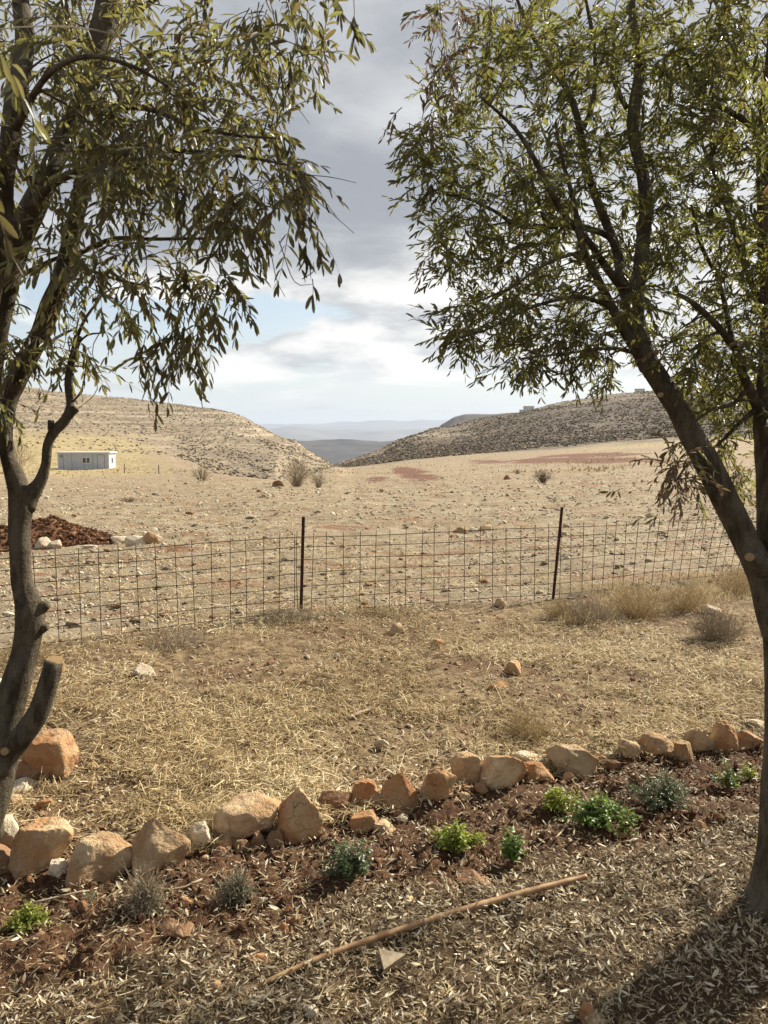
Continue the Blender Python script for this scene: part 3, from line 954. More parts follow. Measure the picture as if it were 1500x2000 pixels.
BG = 'rocks edging the garden bed'
L_, U2, PL, BR = M_lime, M_rust, M_pale, M_brownst
rocks = [
    (52, 152, 1424, 1527, U2, 'big rust orange boulder right behind the cut olive stump', 5),
    (34, 84, 1480, 1527, BR, 'dark brown rock in shade beside the rust orange boulder', 4),
    (10, 76, 1518, 1552, PL, 'flat whitish rock below the orange boulder at the left trunk', 4),
    (8, 50, 1548, 1583, L_, 'small tan rock under the flat whitish rock by the left trunk', 4),
    (70, 104, 1552, 1580, U2, 'small reddish rock lying among twigs right of the left trunk', 4),
    (-40, 46, 1575, 1668, PL, 'pale cream rock at the left edge above the dark border rock', 5),
    (-60, 34, 1642, 1724, BR, 'dark rounded rock at the left end of the border row', 5),
    (30, 146, 1604, 1716, L_, 'large pitted grey tan rock, leftmost full rock of the border row', 5),
    (96, 140, 1680, 1722, PL, 'small pale stone wedged at the foot of the pitted rock', 3),
    (140, 268, 1618, 1726, L_, 'long smooth tan boulder with flat top, second in the border row', 5),
    (264, 371, 1580, 1703, L_, 'tall pointed tan boulder with pitted bright side in the border row', 5),
    (368, 419, 1604, 1661, PL, 'small cream rock right of the tall pointed boulder', 4),
    (419, 549, 1556, 1642, L_, 'long low sloping tan boulder behind four small stones', 5),
    (421, 456, 1631, 1659, U2, 'leftmost small orange stone at the foot of the low boulder', 3),
    (456, 489, 1628, 1660, BR, 'dull brown small stone, second at the foot of the low boulder', 3),
    (485, 519, 1614, 1652, BR, 'round brown small stone, third at the foot of the low boulder', 3),
    (518, 554, 1609, 1650, BR, 'round dark stone touching the upright ochre boulder', 3),
    (543, 631, 1534, 1637, U2, 'upright ochre boulder with steep faces in the middle of the border', 5),
    (622, 688, 1546, 1594, BR, 'low brown rock between the ochre boulder and the reddish rocks', 4),
    (634, 661, 1584, 1606, BR, 'small dark stone in front of the low brown rock', 3),
    (658, 688, 1582, 1606, BR, 'small round stone right of the dark one before the low brown rock', 3),
    (682, 743, 1516, 1580, U2, 'reddish brown rock with pale chipped top in the border middle', 4),
    (684, 738, 1574, 1620, L_, 'rounded tan stone under the reddish brown rock', 4),
    (728, 774, 1590, 1626, L_, 'smooth low tan stone in front of the largest red rock', 4),
    (741, 829, 1500, 1585, U2, 'large russet rock with cracked face, right of the border middle', 5),
    (774, 798, 1586, 1604, PL, 'tiny pale pebble in front of the large russet rock', 3),
    (829, 894, 1505, 1577, U2, 'round dark red rock between the russet rock and the grey one', 5),
    (879, 936, 1468, 1542, L_, 'upright grey tan rock leaning on the long white topped slab', 5),
    (924, 1030, 1463, 1552, L_, 'long slab like boulder with bright white top in the border row', 5),
    (998, 1066, 1466, 1502, PL, 'pale low rock half hidden behind the slab like boulder', 4),
    (1013, 1080, 1490, 1540, U2, 'wedge of orange tan rock at the right end of the slab like boulder', 4),
    (882, 902, 1558, 1576, U2, 'small orange stone on the soil below the grey leaning rock', 3),
    (1069, 1168, 1453, 1517, L_, 'wide pitted rock with holes in its flat pale top', 5),
    (1136, 1168, 1468, 1500, BR, 'dark pitted lump at the right end of the rock with holes', 4),
    (1169, 1207, 1466, 1492, PL, 'small pale stone between the pitted rock and the blocky ones', 4),
    (1207, 1248, 1456, 1494, L_, 'small tan rock with lit top left of the square block', 4),
    (1248, 1319, 1433, 1490, U2, 'square orange tan block with flat bright top', 5),
    (1316, 1350, 1448, 1494, U2, 'small upright orange stone right of the square block', 4),
    (1328, 1392, 1420, 1469, L_, 'shaded tan rock left of the tallest rock near the right trunk', 4),
    (1380, 1444, 1390, 1469, U2, 'tallest orange rock close to the right trunk', 5),
    (1436, 1486, 1416, 1462, L_, 'flat tan rock tucked behind the right trunk', 4),
    (1450, 1500, 1398, 1424, PL, 'pale rock half hidden behind the right trunk', 4),
    (-30, 16, 1322, 1372, PL, 'bright whitish rock at the left edge beyond the left trunk', 4),
    # loose stones in the garden
    (984, 1017, 1287, 1318, L_, 'rounded tan stone alone on the straw, right of the middle', 4),
    (952, 990, 1332, 1350, U2, 'flat orange stone on the straw below the rounded tan one', 3),
    (730, 760, 1440, 1466, PL, 'pale upright chip of stone on the straw above the border middle', 3),
    (262, 302, 1296, 1328, PL, 'jagged cream rock alone on the straw near the wire fence', 4),
    (758, 790, 1214, 1240, L_, 'tan stone lying at the grass edge below the wire fence', 3),
    (962, 990, 1164, 1186, L_, 'tan stone against the fence bottom left of the right post', 3),
    (840, 868, 1252, 1272, U2, 'low orange stone in the straw above the middle', 3),
    (1366, 1408, 1182, 1204, PL, 'white lump of stone among the dry brush by the right trunk', 3),
    (1196, 1228, 1612, 1634, U2, 'small tan stone below the trailing green plant', 3),
    (540, 566, 1796, 1828, U2, 'small upright orange stone on the leaf litter', 3),
    (566, 590, 1790, 1812, U2, 'little reddish stone touching the upright orange stone', 3),
    (350, 378, 1748, 1774, U2, 'orange stone on the soil between the two grey herbs', 3),
    (308, 348, 1792, 1820, BR, 'brown lump of earth stone below the woody grey herb', 3),
    (504, 524, 1738, 1758, PL, 'white chip of stone beside the grey green herb', 3),
    (592, 624, 1962, 1990, PL, 'pale yellow stone on the leaf litter at the bottom edge', 3),
    (786, 812, 1740, 1764, L_, 'small tan stone above the bamboo cane', 3),
    (1356, 1384, 1600, 1624, L_, 'small tan stone on dark soil near the right trunk', 3),
    (1128, 1164, 1958, 2004, U2, 'brown stone at the bottom edge in the shade', 3),
    (1142, 1186, 1984, 2016, L_, 'flat stone cut by the bottom edge in the shade', 3),
    (482, 524, 1868, 1892, U2, 'yellowish lump of stone on the litter left of the cane', 3),
    (404, 434, 1916, 1942, U2, 'small ochre stone beside the buried end of the cane', 3),
    (56, 84, 1876, 1900, U2, 'orange stone on the red soil below the yellow green plant', 3),
    (106, 128, 1864, 1886, U2, 'small orange stone on the red soil, right of its neighbour', 3),
    (60, 90, 1838, 1858, BR, 'dull brown stone in the red soil just under the yellow green plant', 3),
    (124, 142, 1880, 1900, BR, 'small dark stone at the right of the stones on red soil', 3),
    (892, 962, 1692, 1732, BR, 'dark red lump of dug earth in front of the bright green plant', 4),
    (330, 378, 1810, 1840, BR, 'dark red lump of dug earth below the orange stone', 4),
]
for x0, x1, y0, y1, mm, lab, sub in rocks:
    put_rock(x0, x1, y0, y1, mm, lab, BG if (y1 < 1730 and y0 > 1385 and sub >= 3 and (x1 - x0) > 18 and 'alone' not in lab and 'straw' not in lab) else 'loose stones lying in the garden', sub=sub,
             taper=.62 if 'pointed' in lab and 'right of' not in lab else (.5 if 'upright ochre' in lab or 'russet rock with' in lab or 'tallest' in lab else None))

# small stones packed in the gaps of the row, too many and small to name apart
gr_ = np.random.RandomState(31)
for k in range(46):
    px_ = gr_.uniform(10, 1470)
    q_ = np.interp(px_, [30, 200, 320, 480, 590, 710, 860, 980, 1120, 1280, 1420], [1718, 1726, 1704, 1646, 1638, 1604, 1580, 1553, 1518, 1491, 1468]) + gr_.uniform(-22, 6)
    w_ = gr_.uniform(16, 32)
    put_rock(px_ - w_ / 2, px_ + w_ / 2, q_ - w_ * .8, q_, (M_rust, M_lime, M_brownst)[gr_.randint(3)], 'small chip of stone wedged in the foot of the rock border', 'small stones filling the border gaps', name='small_stone', sub=2, cat='stone')

# rocks beyond the fence
for x0, x1, y0, y1, mm, lab in [
    (70, 108, 1049, 1073, PL, 'white boulder in front of the red soil heap beside the left trunk'),
    (98, 120, 1052, 1072, PL, 'smaller white boulder touching the one before the soil heap'),
    (217, 254, 1047, 1064, PL, 'low white boulder at the right end of the soil heap'),
    (245, 291, 1048, 1074, PL, 'largest white boulder right of the soil heap'),
    (283, 316, 1043, 1072, L_, 'tan white boulder, rightmost of the boulders by the soil heap'),
    (164, 192, 1064, 1074, PL, 'flat pale slab lying before the soil heap'),
    (886, 913, 1022, 1038, L_, 'blocky tan boulder beyond the fence, left one of two left of the right post'),
    (935, 959, 1020, 1036, L_, 'blocky tan boulder beyond the fence, right one of two left of the right post'),
    (532, 554, 935, 950, BR, 'dark boulder beside the pale dry bush at the far edge of the field'),
    (984, 1000, 928, 937, BR, 'low brown boulder far off in the field left of the twiggy bush'),
    (915, 932, 1026, 1036, PL, 'small white stone between the two blocky boulders'),
]:
    put_rock(x0, x1, y0, y1, mm, lab, 'boulders in the field', name='boulder', cat='boulder', sub=4)

# ------------------------------------------------------------------ scatters
rng = np.random.RandomState(12)


def screen_pts(n, x0, x1, y0, y1, seed):
    """points on flat-ish land, spread by how large the land looks from the path"""
    r = np.random.RandomState(seed)
    px = r.uniform(x0, x1, n); py = r.uniform(y0, y1, n)
    d = F_[None] + R_[None] * ((px[:, None] - 750) / 1500) + U_[None] * ((1000 - py[:, None]) / 1500)
    k = 1.6 / -d[:, 2]
    for _ in range(6):
        q = CAM + d * k[:, None]
        z = macro(q[:, 0], q[:, 1])
        k = (1.6 - z) / -d[:, 2]
    q = CAM + d * k[:, None]
    return q[:, :2], k


def rand_dir(n, r, zspread=0.25):
    a = r.uniform(0, 2 * math.pi, n)
    v = np.stack([np.cos(a), np.sin(a), r.normal(0, zspread, n)], 1)
    return v


# olive leaf litter, curled narrow leaves
LV = np.array([(0, 0, 0), (0.35, 0.13, 0.05), (0.35, -0.13, 0.05), (0.37, 0, 0), (0.72, 0.10, 0.09), (0.72, -0.10, 0.09), (1, 0, 0.16)], float)
LV[:, 0] -= 0.5
LFt = [np.array([(0, 3, 1), (0, 2, 3), (4, 1, 3), (3, 2, 5), (4, 3, 6), (3, 5, 6)])]


def scatter_leaves(name, xy, size, r, lift, mat, width=1.0, curl=0.5, tz=0.3, vals=None):
    n = len(xy)
    z = H(xy[:, 0], xy[:, 1])
    M = frames(rand_dir(n, r, tz), np.stack([r.normal(0, .35, n), r.normal(0, .35, n), np.ones(n)], 1))
    sc = np.stack([size, size * width * r.uniform(.7, 1.3, n), size * r.uniform(-curl, curl * 1.6, n)], 1)
    M = M * sc[:, None, :]
    T = np.stack([xy[:, 0], xy[:, 1], z + r.uniform(0.0, lift, n)], 1)
    v = r.beta(1.7, 1.8, n) if vals is None else vals
    return bake(LV, LFt, M, T, name, mat, False, {'rnd': v})


r = np.random.RandomState(3)
n = 185000
xy = np.stack([r.uniform(-3.0, 3.6, n), r.uniform(1.35, 4.2, n)], 1)
s_ = soil_mask(xy[:, 0], xy[:, 1]); by = border_y(xy[:, 0])
clump = fbm(xy[:, 0] * 4.5, xy[:, 1] * 4.5, 55, 3)
keep = (np.abs(xy[:, 0]) < 0.72 * (xy[:, 1] + 0.7)) & (xy[:, 1] < by + .25) & (r.uniform(size=n) < np.where(s_ > 0.4, 0.30, 1.0) * (0.72 + 0.5 * sm(clump, .38, .55)))
xy = xy[keep]
near = np.clip(np.exp(r.normal(-4.0, .42, len(xy))), .007, .042)
o = link('leaf_litter', scatter_leaves('leaf_litter', xy, near, r, 0.030, M_litter, 0.85, 1.1, 0.5))
tag(o, 'dry silvery olive leaves strewn over the ground in front of the border', 'leaf litter', kind='stuff')
# leaves of the garden ground beyond the border, thinner
n = 16000
xy = np.stack([r.uniform(-3.4, 5.5, n), r.uniform(2.8, 8.5, n)], 1)
keep = (xy[:, 1] > border_y(xy[:, 0]) + .05) & (xy[:, 1] < fence_y(xy[:, 0]) - .2) & (np.abs(xy[:, 0]) < 0.56 * (xy[:, 1] + 0.5))
xy = xy[keep]
o = link('fallen_leaves', scatter_leaves('fallen_leaves', xy, r.uniform(.02, .045, len(xy)), r, 0.02, M_litter, 0.8, 0.7, 0.3))
tag(o, 'scattered dead leaves among the straw between the border and the fence', 'leaf litter', kind='stuff')

# straw: thin bent stalks lying every way
SV = np.array([(-.5, .5, 0), (-.5, -.5, 0), (-.15, .5, 1), (-.15, -.5, 1), (.2, .5, 1.1), (.2, -.5, 1.1), (.5, .1, 0.2), (.5, -.1, 0.2)], float)
SF = [np.array([(0, 1, 3, 2), (2, 3, 5, 4), (4, 5, 7, 6)])]


def straw_mesh(name, xy, L, wid, lift, tz, r, vals):
    n = len(xy)
    z = H(xy[:, 0], xy[:, 1])
    M = frames(rand_dir(n, r, tz), np.stack([r.normal(0, .5, n), r.normal(0, .5, n), np.ones(n)], 1))
    sc = np.stack([L, wid, L * r.uniform(-.06, .12, n)], 1)
    M = M * sc[:, None, :]
    T = np.stack([xy[:, 0], xy[:, 1], z + r.uniform(0, 1, n) * lift], 1)
    return bake(SV, SF, M, T, name, M_straw, False, {'rnd': vals})


n = 165000
pa, ka = screen_pts(n, -300, 1850, 1180, 1660, 91)
keep = (pa[:, 1] > border_y(pa[:, 0]) + .03) & (pa[:, 1] < fence_y(pa[:, 0]) + .15)
cl = fbm(pa[:, 0] * 1.6, pa[:, 1] * 1.6, 66, 4)
keep &= r.uniform(size=n) < (0.14 + .95 * sm(cl, .42, .54)) * (1 - .5 * np.exp(-((fence_y(pa[:, 0]) - .9 - pa[:, 1]) / .5) ** 2) * (pa[:, 0] < .3))
pa = pa[keep]; ka = ka[keep]; n = len(pa)
vals = np.clip(r.beta(1.6, 1.5, n) * .9 + (fbm(pa[:, 0] * 1.1, pa[:, 1] * 1.1, 67, 3) - .42) * .7, 0, 1)
o = link('dry_grass', straw_mesh('dry_grass', pa, np.exp(r.normal(-3.0, .45, n)), r.uniform(.0014, .0038, n) * (1 + ka / 16), .04, .36, r, vals))
tag(o, 'trampled straw coloured grass between the rock border and the wire fence', 'dry grass', kind='stuff')
n = 4200
pa, ka = screen_pts(n, -100, 1600, 1560, 2080, 92)
keep = (pa[:, 1] < border_y(pa[:, 0]))
pa = pa[keep]; ka = ka[keep]; n = len(pa)
o = link('fallen_straw', straw_mesh('fallen_straw', pa, r.uniform(.02, .08, n), r.uniform(.0008, .0018, n), .02, .2, r, r.beta(2, 2, n)))
tag(o, 'thin straws and leaf stalks lying on the soil and litter of the bed', 'dry grass', kind='stuff')


# clods of red earth in the bed
def stones_mesh(name, xy, size, flat, r, mat, smooth=False, sub=1, sink=.25, vals=None, zoff=None):
    V, Fc = ICO[sub]
    n = len(xy)
    out = []
    A = r.normal(size=(n, 3, 3)) * .22
    Q = frames(rand_dir(n, r, .4), np.tile([[0, 0, 1.0]], (n, 1)))
    sc = np.stack([size * r.uniform(.8, 1.4, n), size * r.uniform(.6, 1.1, n), size * flat * r.uniform(.7, 1.3, n)], 1)
    M = Q @ (np.eye(3)[None] + A) * sc[:, None, :]
    z = H(xy[:, 0], xy[:, 1]) if zoff is None else zoff
    T = np.stack([xy[:, 0], xy[:, 1], z + size * flat * (1 - sink)], 1)
    v = r.uniform(size=n) if vals is None else vals
    rj = np.random.RandomState(5)
    Vj = V * (1 + rj.uniform(-.22, .22, (len(V), 1)))
    return bake(Vj, [Fc], M, T, name, mat, smooth, {'rnd': v})


n = 26000
xy = np.stack([r.uniform(-2.6, 3.0, n), r.uniform(1.6, 4.6, n)], 1)
keep = (soil_mask(xy[:, 0], xy[:, 1]) > r.uniform(.15, .8, n)) & (np.abs(xy[:, 0]) < .6 * (xy[:, 1] + .5)) & (r.uniform(size=n) < .3 + sm(fbm(xy[:, 0] * 5, xy[:, 1] * 5, 19, 3), .4, .6))
xy = xy[keep]
o = link('soil_clods', stones_mesh('soil_clods', xy, np.exp(r.normal(-5.35, .55, len(xy))), .75, r, M_clod))
tag(o, 'crumbly clods of dark red soil dug over in the garden bed', 'soil', kind='stuff')
# crumbs and bits between the straw
n = 9000
pa, ka = screen_pts(n, -100, 1600, 1200, 1640, 95)
keep = (pa[:, 1] > border_y(pa[:, 0]) + .03); pa = pa[keep]; n = len(pa)
o = link('garden_gravel', stones_mesh('garden_gravel', pa, np.exp(r.normal(-4.9, .45, n)), .5, r, M_pebble, vals=np.clip(r.uniform(-.2, .75, n), 0, 1)))
tag(o, 'small stones and crumbs of earth between the straw', 'gravel', kind='stuff')

# stones of the field
n = 42000
pa, ka = screen_pts(n, -200, 1700, 905, 1230, 96)
d_ = np.hypot(pa[:, 0], pa[:, 1])
r3v = np.interp(np.arctan2(pa[:, 0], pa[:, 1]), TH, r3)
keep = (pa[:, 1] > fence_y(pa[:, 0]) - .3) & (d_ < r3v * 1.02)
cl = fbm(pa[:, 0] * .5, pa[:, 1] * .5, 97, 3)
keep &= r.uniform(size=n) < .35 + sm(cl, .38, .6)
pa = pa[keep]; n = len(pa); d_ = d_[keep]
size = np.exp(r.normal(-4.5, .5, n)) * np.clip(d_ / 12, .75, 2.6)
size = np.minimum(size, .11 + 0 * d_)
o = link('field_stones', stones_mesh('field_stones', pa, size, .5, r, M_pebble, vals=np.clip(r.beta(2.6, 1.4, n) + .08, 0, 1)))
tag(o, 'countless small pale stones covering the bare field beyond the fence', 'stones', kind='stuff')
# the 290 larger ones, each by itself, sharing a few shapes
shapes = []
for k in range(8):
    Vr, Fr = rock_shape(900 + k, 3 if k < 2 else 2, 8, .06)
    me = mesh_np('stone', Vr, [Fr], M_fieldst if k % 4 else M_rust, False)
    shapes.append(me)
pb, kb = screen_pts(900, -60, 1560, 935, 1235, 98)
ok = (pb[:, 1] > fence_y(pb[:, 0]) + .15) & (np.hypot(pb[:, 0], pb[:, 1]) < 48)
pb = pb[ok][:285]
STL = 'pale stone lying loose in the bare field beyond the wire fence'
for k, (x, y) in enumerate(pb):
    dd = math.hypot(x, y)
    s = float(np.clip(math.exp(r.normal(-3.25, .32)) * (dd / 10) ** .5, .03, .14))
    o = link('stone', shapes[r.randint(8)], None, (x, y, float(H(x, y)) + s * .25))
    o.scale = (s * r.uniform(.8, 1.3), s * r.uniform(.7, 1.1), s * r.uniform(.4, .75))
    o.rotation_euler = (r.uniform(-.2, .2), r.uniform(-.2, .2), r.uniform(0, 6.28))
    pxs = 750 + 1500 * x / (y * .995)
    ix_ = 0 if o.data in shapes[0::4] else 1
    where = ('left of the left post' if pxs < 590 else ('between the two posts' if pxs < 1085 else 'right of the right post'))
    far_ = ('just behind the wire fence' if dd < 11.5 else ('in the middle of the field' if dd < 22 else 'far out in the bare field'))
    tag(o, '%s stone lying %s, %s' % (('rusty', 'pale')[ix_], far_, where), 'stone', 'loose stones in the field')

# dry weeds thin on the field
n = 14000
pa, ka = screen_pts(n, -200, 1700, 925, 1230, 99)
d_ = np.hypot(pa[:, 0], pa[:, 1])
keep = (pa[:, 1] > fence_y(pa[:, 0]) - .2) & (fbm(pa[:, 0] * .8, pa[:, 1] * .8, 101, 3) > .46) & (d_ < 90)
pa = pa[keep]; n = len(pa); d_ = d_[keep]
o = link('field_weeds', straw_mesh('field_weeds', pa, r.uniform(.05, .14, n) * (1 + d_ / 30), .003 + d_ * .0005, .04, .5, r, r.beta(2, 2, n) * .9))
tag(o, 'thin dry weeds between the stones of the field', 'dry grass', kind='stuff')

# standing dry grass: tall along the fence on the right, thin far off
def blades_mesh(name, xy, h, wid, r, vals):
    n = len(xy)
    z = H(xy[:, 0], xy[:, 1])
    up = np.stack([r.normal(0, .45, n), r.normal(0, .45, n), np.ones(n)], 1)
    M = frames(up, rand_dir(n, r, .1))
    M = M * np.stack([h, wid, h * r.uniform(-.25, .25, n)], 1)[:, None, :]
    T = np.stack([xy[:, 0], xy[:, 1], z + h * .42], 1)
    return bake(SV, SF, M, T, name, M_straw, False, {'rnd': vals})


n = 9000
pa, ka = screen_pts(n, 1090, 1500, 1120, 1250, 401)
q_ = fbm(pa[:, 0] * 2.2, pa[:, 1] * 2.2, 402, 3)
keep = (np.abs(pa[:, 1] - fence_y(pa[:, 0]) + .45) < .75) & (q_ > .40)
pa = pa[keep]; n = len(pa)
o = link('tall_grass', blades_mesh('tall_grass', pa, r.uniform(.04, .14, n), r.uniform(.002, .004, n), r, np.clip(r.beta(2, 1.8, n), 0, .95)))
tag(o, 'tall pale dry grass standing along the fence right of the right post', 'dry grass', kind='stuff')
n = 5000
pa, ka = screen_pts(n, -100, 1600, 1215, 1620, 403)
keep = (pa[:, 1] > border_y(pa[:, 0]) + .05) & (pa[:, 1] < fence_y(pa[:, 0])) & (fbm(pa[:, 0] * 2.5, pa[:, 1] * 2.5, 404, 3) > .52)
pa = pa[keep]; n = len(pa)
o = link('short_grass', blades_mesh('short_grass', pa, r.uniform(.03, .10, n), r.uniform(.0016, .003, n), r, r.beta(2, 1.5, n)))
tag(o, 'short dry stubble standing between the rock border and the fence', 'dry grass', kind='stuff')
n = 16000
pa, ka = screen_pts(n, -100, 1700, 846, 925, 405)
d_ = np.hypot(pa[:, 0], pa[:, 1]); thp = np.arctan2(pa[:, 0], pa[:, 1])
keep = (d_ > 45) & (d_ < np.interp(thp, TH, r4) + 25) & (fbm(pa[:, 0] * .12, pa[:, 1] * .12, 406, 4) > .47) & ~((pa[:, 0] > 8) & (pa[:, 0] < 46) & (d_ > 85) & (r.uniform(size=n) < .75))
pa = pa[keep]; n = len(pa)
o = link('far_grass', blades_mesh('far_grass', pa, r.uniform(.06, .22, n), r.uniform(.04, .12, n), r, np.clip(r.beta(1.6, 3.2, n), 0, .8)))
tag(o, 'low dry grass and weeds on the far side of the field', 'dry grass', kind='stuff')

# scrub and rocks on the two hills
def hill_pts(n, px0, px1, seed):
    r = np.random.RandomState(seed)
    th = theta_of(r.uniform(px0, px1, n)); t = r.uniform(0, 1, n)
    a = np.interp(th, TH, r4); b = np.interp(th, TH, r6)
    rr = a + (b - a) * t * 1.02
    return np.stack([np.sin(th) * rr, np.cos(th) * rr], 1), rr, t, th


xy, rr, t_, th_ = hill_pts(60000, -150, 1700, 7)
x, y = xy[:, 0], xy[:, 1]
band = .5 * fbm(th_ * 14, t_ * 9, 201, 4) + .5 * fbm(th_ * 10 + 3, t_ * 34 + th_ * 12, 203, 3)
right = th_ > gap
den_ = np.where(right, .35 + 1.2 * (1 - sm(t_, .6, 1.0)), .12 + .25 * sm(th_, R(-24), R(-8))) * sm(band, .36, .58) * 1.6 + .08
grassL = (th_ < R(-15)) & (t_ < .38)
keep = (np.random.RandomState(1).uniform(size=len(x)) < np.where(grassL, .07, den_)) & ~((th_ > R(14)) & (t_ < .03))
xy = xy[keep]; n = len(xy)
o = link('hillside_scrub', stones_mesh('hillside_scrub', xy, r.uniform(.10, .34, n) * (1 + .35 * (xy[:, 0] > 0)), .36, r, M_scrub, True, 1, .3))
tag(o, 'low dark scrub dotted over both hillsides', 'scrub', kind='stuff')
xy, rr, t_, th_ = hill_pts(5500, -150, 1700, 8)
keep = np.random.RandomState(2).uniform(size=len(xy)) < .25 + .9 * sm(fbm(th_ * 16, t_ * 14, 205, 4), .45, .6)
xy = xy[keep]; n = len(xy)
o = link('hillside_rocks', stones_mesh('hillside_rocks', xy, r.uniform(.12, .42, n), .32, r, M_hillrock, False, 1, .35))
tag(o, 'pale rock outcrops dotted over both hillsides', 'rocks', kind='stuff')


# ------------------------------------------------------------------ dry bushes, tussocks
def twig_bush(px, py, wpx, hpx, n, label, name='dry_bush', cat='bush', mat=None, spread=1.0, group=None, thick=1.0, lo=.3, hi=.8, seed=1, upright=.5, kink=.25):
    g, d = G(px, py)
    W = wpx / 1500 * d / 2; Hh = hpx / 1500 * d
    r = np.random.RandomState(seed)
    acc = Acc(); segs = []
    base_r = max(.0012, .35 / 1500 * d) * thick
    for k in range(n):
        a = r.uniform(0, 6.283); q = r.uniform(0, 1) ** .6
        tip = np.array([math.cos(a) * W * q, math.sin(a) * W * q, Hh * (1 - upright * q * q) * r.uniform(.55, 1.0)])
        b0 = np.array([math.cos(a), math.sin(a), 0]) * W * .18 * r.uniform(0, 1) * spread
        mid = (b0 + tip) / 2 + np.array([r.normal(0, kink * W * .4), r.normal(0, kink * W * .4), Hh * .14])
        v = r.uniform(lo, hi)
        p1 = b0 * .6 + mid * .4 + np.array([0, 0, Hh * .03])
        segs += [(b0, mid, base_r, base_r * .8, v), (mid, tip, base_r * .8, base_r * .35, v)]
        for _ in range(3):
            q0 = mid + (tip - mid) * r.uniform(0, .8)
            dv = (tip - b0) * .35 + r.normal(0, .22, 3) * np.array([W, W, Hh])
            segs.append((q0, q0 + dv * r.uniform(.4, 1), base_r * .6, base_r * .25, v))
    fast_tubes(acc, segs)
    g[2] = float(H(g[0], g[1]))
    o = link(name, acc.mesh(name, mat or M_drytwig, False), None, (g[0], g[1], g[2] - .01 * d / 6))
    return tag(o, label, cat, group)


twig_bush(452 + 128, 950, 78, 62, 120, 'pale dry broom bush at the far edge of the field below the gap', seed=2, lo=.5, hi=1)
twig_bush(622, 953, 36, 36, 50, 'smaller dry bush just right of the pale broom bush', seed=3, lo=.4, hi=.9)
twig_bush(394, 940, 44, 40, 70, 'sparse pale bush in the field before the left hill', seed=4, lo=.5, hi=1)
twig_bush(1060, 943, 44, 28, 55, 'dark twiggy bush alone in the field right of the middle', seed=5, lo=0, hi=.2, thick=1.4, upright=.3)
twig_bush(28, 925, 90, 70, 120, 'pale dry bush standing in the field behind the left trunk', seed=6, lo=.4, hi=1)
twig_bush(250, 982, 38, 14, 60, 'low grey tuft in the field, right of the cabin', seed=7, lo=.2, hi=.5)
twig_bush(1010, 925, 22, 12, 20, 'tiny dark shrub at the foot of the right hill', seed=8, lo=0, hi=.3)
for k, (px, py, w_, h_, nn_, lab) in enumerate([
    (1030, 1440, 110, 58, 260, 'straw coloured tussock just behind the white topped slab'),
    (1150, 1215, 120, 50, 300, 'grey dry brush at the fence foot right of the right post'),
    (1245, 1205, 130, 66, 320, 'tall dry grass clump at the fence between post and right trunk'),
    (1335, 1195, 110, 60, 280, 'dry grass clump against the fence close to the right trunk'),
    (1400, 1250, 110, 74, 420, 'round grey dry bush beside the white stone near the right trunk'),
    (1090, 1210, 70, 42, 160, 'dry yellow grass round the foot of the right post'),
    (560, 1212, 130, 30, 200, 'dark flattened brush at the foot of the left post'),
    (350, 1262, 140, 32, 200, 'flattened dry brush below the fence left of the left post'),
    (60, 1290, 120, 40, 160, 'dry grass by the fence behind the left trunk'),
    (1440, 1160, 90, 60, 200, 'tall dry grass behind the right trunk at the fence'),
    (760, 1205, 170, 24, 180, 'low dry grass along the fence between the two posts'),
    (410, 1625, 120, 60, 120, 'straw tuft behind the tall pointed boulder'),
    (250, 1590, 110, 30, 90, 'short straw tuft behind the long smooth boulder'),
]):
    twig_bush(px, py, w_, h_, nn_, lab, 'grass_tussock', 'dry grass', M_straw if k not in (1, 4, 6, 7) else M_drytwig, 3.2, 'dry grass clumps in the garden', .7, .15, .8, 30 + k, .6, .5)

# bare twigs lying about
for k, (a, b, c, rad, lab) in enumerate([
    ((1336, 1251), (1390, 1252), (1438, 1259), .008, 'bare pale stick lying by the round dry bush'),
    ((680, 1412), (702, 1403), (730, 1390), .010, 'short pale stick lying on the straw in the middle'),
    ((395, 1735), (340, 1752), (255, 1735), .004, 'thin curved twig lying between the two grey herbs'),
    ((400, 1245), (415, 1238), (432, 1232), .010, 'short bleached stick on the straw below the fence'),
    ((60, 1778), (150, 1762), (175, 1752), .004, 'reddish twig lying behind the yellow green plant'),
    ((1085, 1650), (1100, 1630), (1112, 1612), .004, 'thin pale twig sticking up from the soil near the green plants'),
    ((290, 1370), (370, 1350), (420, 1362), .003, 'long thin twig lying on the straw at the left'),
]):
    acc = Acc()
    pts = []
    for (u_, v_) in (a, b, c):
        g, d = G(u_, v_)
        pts.append(g + np.array([0, 0, .018]))
    tube(acc, pts, [rad, rad * .8, rad * .5], 6, .15, k, seg=.03)
    o = link('stick', acc.mesh('stick', M_drytwig), None)
    for at_ in ():
        pass
    me = o.data
    at = me.attributes.new('rnd', 'FLOAT', 'POINT'); at.data.foreach_set('value', np.full(len(me.vertices), .8, np.float32))
    tag(o, lab, 'stick', 'bare sticks on the ground')

